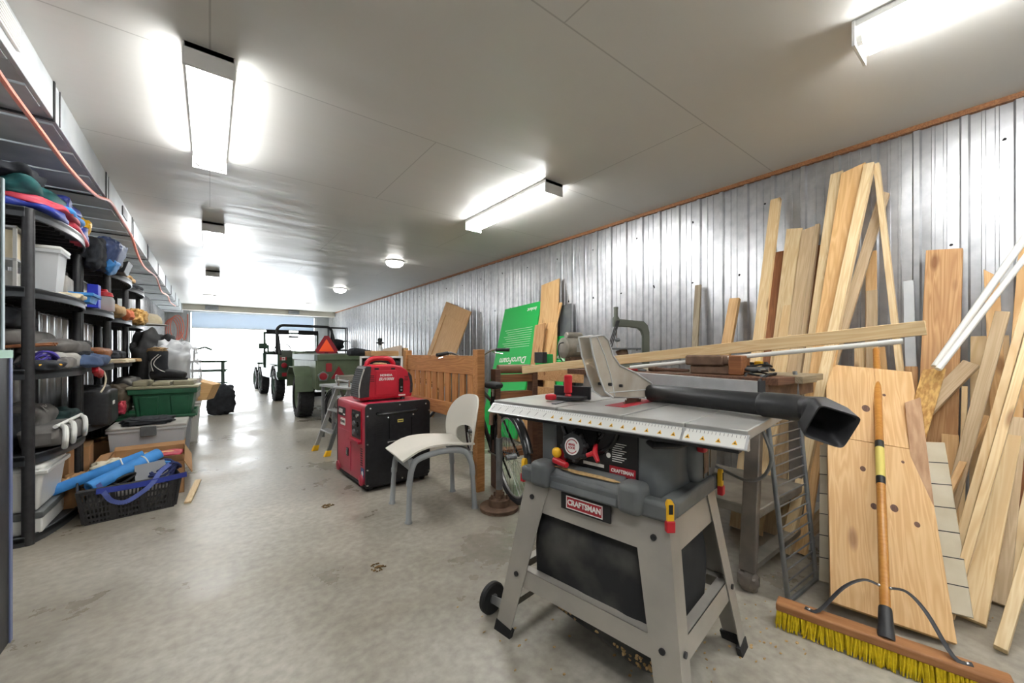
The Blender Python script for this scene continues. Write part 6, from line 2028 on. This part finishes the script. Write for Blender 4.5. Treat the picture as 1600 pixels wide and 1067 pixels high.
# open cardboard box behind the crate
bp0 = Vector((-.63, 4.03, 0))
cbx = thing('cardboard_box', 'open cardboard box with long flaps behind the black crate', 'cardboard box', bp0, R(2))
a, b, h = .47, .75, .25
m_ = MB().bx(0, a, 0, .006, 0, h).bx(0, a, b - .006, b, 0, h).bx(0, .006, 0, b, 0, h).bx(a - .006, a, 0, b, 0, h).bx(0, a, 0, b, 0, .006)
m_.build('box_body', 'card', cbx)
for q, t in (([(0, 0, h), (a, 0, h), (a, .006, h), (0, .006, h)], (0, -.05, .06)), ([(0, b - .006, h), (a, b - .006, h), (a, b, h), (0, b, h)], (0, .08, .02)), ([(a - .006, 0, h), (a, 0, h), (a, b, h), (a - .006, b, h)], (.05, 0, -.1)), ([(0, 0, h), (.006, 0, h), (.006, b, h), (0, b, h)], (-.08, 0, -.02))):
    MB().hexa(q, [Vector(p) + Vector(t) for p in q]).build('flap', 'card', cbx)
soft('wooden_hook', 'bent orange wooden hook lying in the cardboard box', bp0 + Vector((.26, .5, .2)), (.16, .04, .028), 'pine_orange', 'hook', seed=71, rz=R(-10), amp=.08)
soft('box_contents', 'white and grey odds and ends inside the cardboard box', bp0 + Vector((.23, .36, .01)), (.2, .32, .11), 'light_cloth', 'contents', seed=72, e=.5)
soft('red_rag', 'red rag at the right side of the cardboard box', bp0 + Vector((.36, .5, .21)), (.08, .1, .02), 'pinkred', 'rag', seed=73)
soft('cream_cloth', 'cream cloth draped over the left end of the cardboard box', (-.56, 4.0, .22), (.1, .09, .06), 'cream', 'cloth', seed=74)
soft('tan_paper', 'torn brown paper left of the cream cloth', (-.74, 4.05, .0), (.09, .12, .13), 'card', 'paper', seed=75, fr=12)
# lidded clear bin, grey bin, green tray, green tote
cbn = tub('clear_bin', 'clear plastic bin with pink contents behind the cardboard box', -.72, -.19, 4.95, 5.42, 0, .4, 'frost', 'bin', .03, 'light_cloth')
MB().blob((-.1, -.06, .2), (.13, .15, .17), e=.5, amp=.1, seed=76).build('pink_contents', 'pink', cbn)
MB().blob((.12, -.05, .16), (.13, .16, .14), e=.6, amp=.15, seed=77).build('tan_contents', 'tan', cbn)
MB().bx(-.05, .06, -.262, -.245, .33, .42).build('latch', 'saw_grey', cbn, bevel=.004)
soft('black_cloth', 'crumpled black cloth on the lid of the clear bin', (-.47, 5.15, .4225), (.18, .17, .03), 'dark_cloth', 'cloth', seed=78, fr=14)
gbn = tub('grey_bin', 'translucent grey bin under the green tote', -.68, -.16, 5.52, 6.12, 0, .41, pbr('grey_translucent', 'a8adb2', .4, alpha=.85), 'bin', .03)
tr_ = tub('green_tray', 'flat green tray lid lying on the grey bin under the tote', -.74, -.12, 5.47, 6.16, .4105, .035, 'green_tote', 'tray', .01)
tt = thing('storage_tote', 'green storage tote with a beige moulded lid carrying the boot', 'tote', (-.38, 5.78, .4165), R(-3))
MB().hexa([(-.22, -.17, 0), (.22, -.17, 0), (.22, .17, 0), (-.22, .17, 0)], [(-.26, -.2, .3), (.26, -.2, .3), (.26, .2, .3), (-.26, .2, .3)]).build('tote_body', 'green_tote', tt, bevel=.02, seg=3)
for x in (-.19, .06):
    MB().hexa([(x, -.176, .02), (x + .14, -.176, .02), (x + .14, -.16, .02), (x, -.16, .02)], [(x - .01, -.21, .22), (x + .15, -.21, .22), (x + .15, -.18, .22), (x - .01, -.18, .22)]).build('moulded_panel', 'green_tote', tt, bevel=.008)
MB().bx(-.28, .28, -.22, .22, .245, .3).build('tote_rim', 'green_tote', tt, bevel=.01)
ld = MB().bx(-.29, .29, -.225, .225, .301, .33).build('lid', 'beige_tote', tt, bevel=.01)
for x0, x1 in ((-.25, -.13), (.07, .25), (-.1, .05)):
    MB().bx(x0, x1, -.19, .19, .329, .385 if x1 - x0 > .11 and x0 != -.1 else .37).build('lid_block', 'beige_tote', ld, bevel=.015, seg=3)

zb = .4165 + .386
bo = thing('winter_boot', 'black winter boot with pale piping standing on the beige lid', 'boot', (-.40, 5.70, zb), R(-12))
sh_ = MB()
st_ = []
for (x, z, rx, ry) in ((-.02, .05, .075, .058), (-.025, .1, .07, .06), (-.035, .16, .07, .064), (-.045, .24, .082, .07), (-.05, .31, .09, .075), (-.05, .315, .085, .07), (-.045, .24, .074, .06)):
    st_.append([(x + rx * math.cos(2 * math.pi * j / 24), ry * math.sin(2 * math.pi * j / 24), z) for j in range(24)])
vs = [p for r_ in st_ for p in r_]
fs = [(i * 24 + j, i * 24 + (j + 1) % 24, (i + 1) * 24 + (j + 1) % 24, (i + 1) * 24 + j) for i in range(len(st_) - 1) for j in range(24)] + [tuple(range(24))[::-1], tuple(range(6 * 24, 7 * 24))]
sh_.add(vs, fs)
sh_.build('shaft', 'dark_cloth', bo, ang=70)
MB().tube(smooth_path([(-.1, 0, .05), (-.04, 0, .06), (.05, 0, .065), (.12, 0, .052), (.175, 0, .045), (.195, 0, .04)], 4), [.05, .052, .055, .057, .058, .058, .058, .058, .057, .056, .055, .055, .054, .054, .052, .05, .047, .043, .038, .03, .02], n=18, flat=.95).build('foot_shell', 'black', bo, ang=80)
MB().prism([(.2 * math.cos(R(a)) * (.83 if abs(a) < 90 or a > 270 else .62) + .045, .052 * math.sin(R(a))) for a in range(0, 360, 15)], .0, .022).build('sole', 'black', bo, bevel=.004)
for y in (-1,):
    MB().tube(smooth_path([(-.0, y * .075, .27), (-.045, y * .077, .22), (-.06, y * .07, .17), (-.02, y * .066, .12), (.03, y * .06, .09)], 4), .0045, n=6).build('piping', 'label_white', bo)
    MB().tube(smooth_path([(-.02, y * .077, .28), (-.075, y * .07, .22), (-.085, y * .06, .17), (-.07, y * .056, .1)], 4), .0045, n=6).build('piping', 'label_white', bo)
MB().blob((-.05, 0, .325), (.075, .06, .03), e=.8, amp=.25, fr=12, seed=79).build('lining', 'tan', bo)
wp = soft('wrapped_roll', 'roll wrapped in clear plastic leaning behind the boot', (-.34, 6.55, .485), (.24, .24, .4), 'frost', 'roll', seed=80, fr=16, amp=.1)
soft('black_bag', 'big black bag piled behind the boot against the shelves', (-.55, 6.8, .485), (.22, .25, .46), 'black', 'bag', seed=81, fr=9)
bk = tub('white_bin', 'large white bin behind the grey bin under the wrapped roll', -.75, -.1, 6.25, 7.1, 0, .46, 'white_plastic', 'bin', .03, 'light_cloth')
cbx2 = thing('carton', 'tan carton with a white face standing behind the boot toe', 'carton', (-.12, 6.6, .4835), R(-20), 'cartons on the bins')
MB().hexa([(-.1, -.1, 0), (.12, -.1, 0), (.12, .15, 0), (-.1, .15, 0)], [(-.05, -.1, .28), (.2, -.1, .2), (.2, .15, .2), (-.05, .15, .28)]).build('carton_body', 'pine_orange', cbx2, bevel=.004)
# far left: dark frame, backpack
ff = thing('equipment_frame', 'dark green metal frame with bars beyond the bins on the left', 'frame', (-.32, 9.0, 0), R(-4))
for x in (0, .48):
    for y in (0, .6):
        MB().bx(x, x + .03, y, y + .03, 0, .95).build('post', 'jeep_green', ff)
for z in (.5, .75, .92):
    for y in (0, .6):
        MB().bx(-.05, .56, y, y + .03, z, z + .03).build('bar', 'jeep_green', ff)
MB().tube([(.1, 0, .95), (.1, 0, 1.15), (.25, 0, 1.2), (.35, 0, 1.15)], .018, n=8).build('handle', 'jeep_green', ff)
soft('backpack', 'dark backpack standing on the floor by the green frame', (.16, 8.75, 0), (.2, .16, .26), 'dark_cloth', 'backpack', seed=90, zc=.97)
soft('dark_heap', 'dark heap between the shelving and the green tote', (-.7, 7.6, 0), (.2, .4, .3), 'dark_cloth', 'heap', seed=91)
# pale lath lying beside the crate
tag(MB().bx(0, .5, -.02, .02, 0, .012).build('lath', 'pine_pale'), 'pale lath lying on the floor right of the black crate', 'lath')
lt = bpy.data.objects['lath']
lt.location = (-.13, 3.72, .002)
lt.rotation_euler = (0, R(-3), R(84))

# ------------------------------------------------------------------ air hose slung along the duct, cords on the end wall
hp_ = [(0, 118), (60, 200), (112, 268), (150, 305), (172, 315), (188, 340), (205, 368), (214, 395), (226, 418), (244, 433), (252, 455), (262, 462), (266, 472), (274, 478)]
pts = [Vector((DX + .03 + (.012 if i % 2 else 0), 0, 0)) for i in range(len(hp_))]
hh = []
for px, py in [(-60, 20)] + hp_:
    hh.append(wx(px, py, DX + .018))
hh = [p for p in hh if p.y < 15.3 and p.y > 0]
tag(MB().tube(smooth_path(hh, 5), .011, n=8).build('air_hose', 'orange_cord', origin=hh[1]), 'long salmon-orange hose slung along the ceiling duct at left', 'hose')
oc = MB()
for k in range(4):
    oc.tube([(-.95 + .05 * k + .16 * math.cos(R(a)), 15.93 - .02 * k, 1.75 + .38 * math.sin(R(a)) + .04 * k) for a in range(0, 360, 15)], .013, n=6, closed=True)
oc.tube(smooth_path([(-.75, 15.93, 1.8), (-.62, 15.92, 1.5), (-.56, 15.92, 1.9), (-.55, 15.93, 2.3)], 5), .013, n=6)
tag(oc.build('extension_cord', 'orange_cord', origin=(-.8, 15.93, 1.75)), 'orange extension cord hung in loops on the end wall left of the door', 'cord')

# chips and dirt on the floor
random.seed(5)
for px, py, lab in ((590, 887, 'small brown leaf crumbs on the floor in front of the saw'), (512, 791, 'small brown leaf crumbs on the floor left of the red generator')):
    c = fl(px, py)
    m_ = MB()
    for i in range(26):
        a_, r_ = random.uniform(0, 6.28), random.uniform(0, .04) ** 1
        m_.blob((c.x + r_ * math.cos(a_), c.y + r_ * math.sin(a_), .003), (random.uniform(.004, .012), random.uniform(.003, .008), .003), e=1, amp=.3, fr=5, seed=i, nu=7, nv=4)
    tag(m_.build('leaf_crumbs', pbr('leaf_crumb', '7d6238', .9, col2='544021', scale=40), origin=c), lab, 'debris', kind='stuff')
m_ = MB()
for i in range(160):
    px, py = random.gauss(1090, 130), random.gauss(985, 40)
    if py < 800:
        continue
    c = fl(px, min(py, 1066))
    m_.blob((c.x, c.y, .002), (random.uniform(.003, .009), random.uniform(.002, .006), .002), e=1, amp=.3, fr=5, seed=i, nu=6, nv=4)
tag(m_.build('wood_chips', 'sawdust', origin=(1.3, .9, 0)), 'scattered sawdust chips on the floor around the saw stand', 'sawdust', kind='stuff')
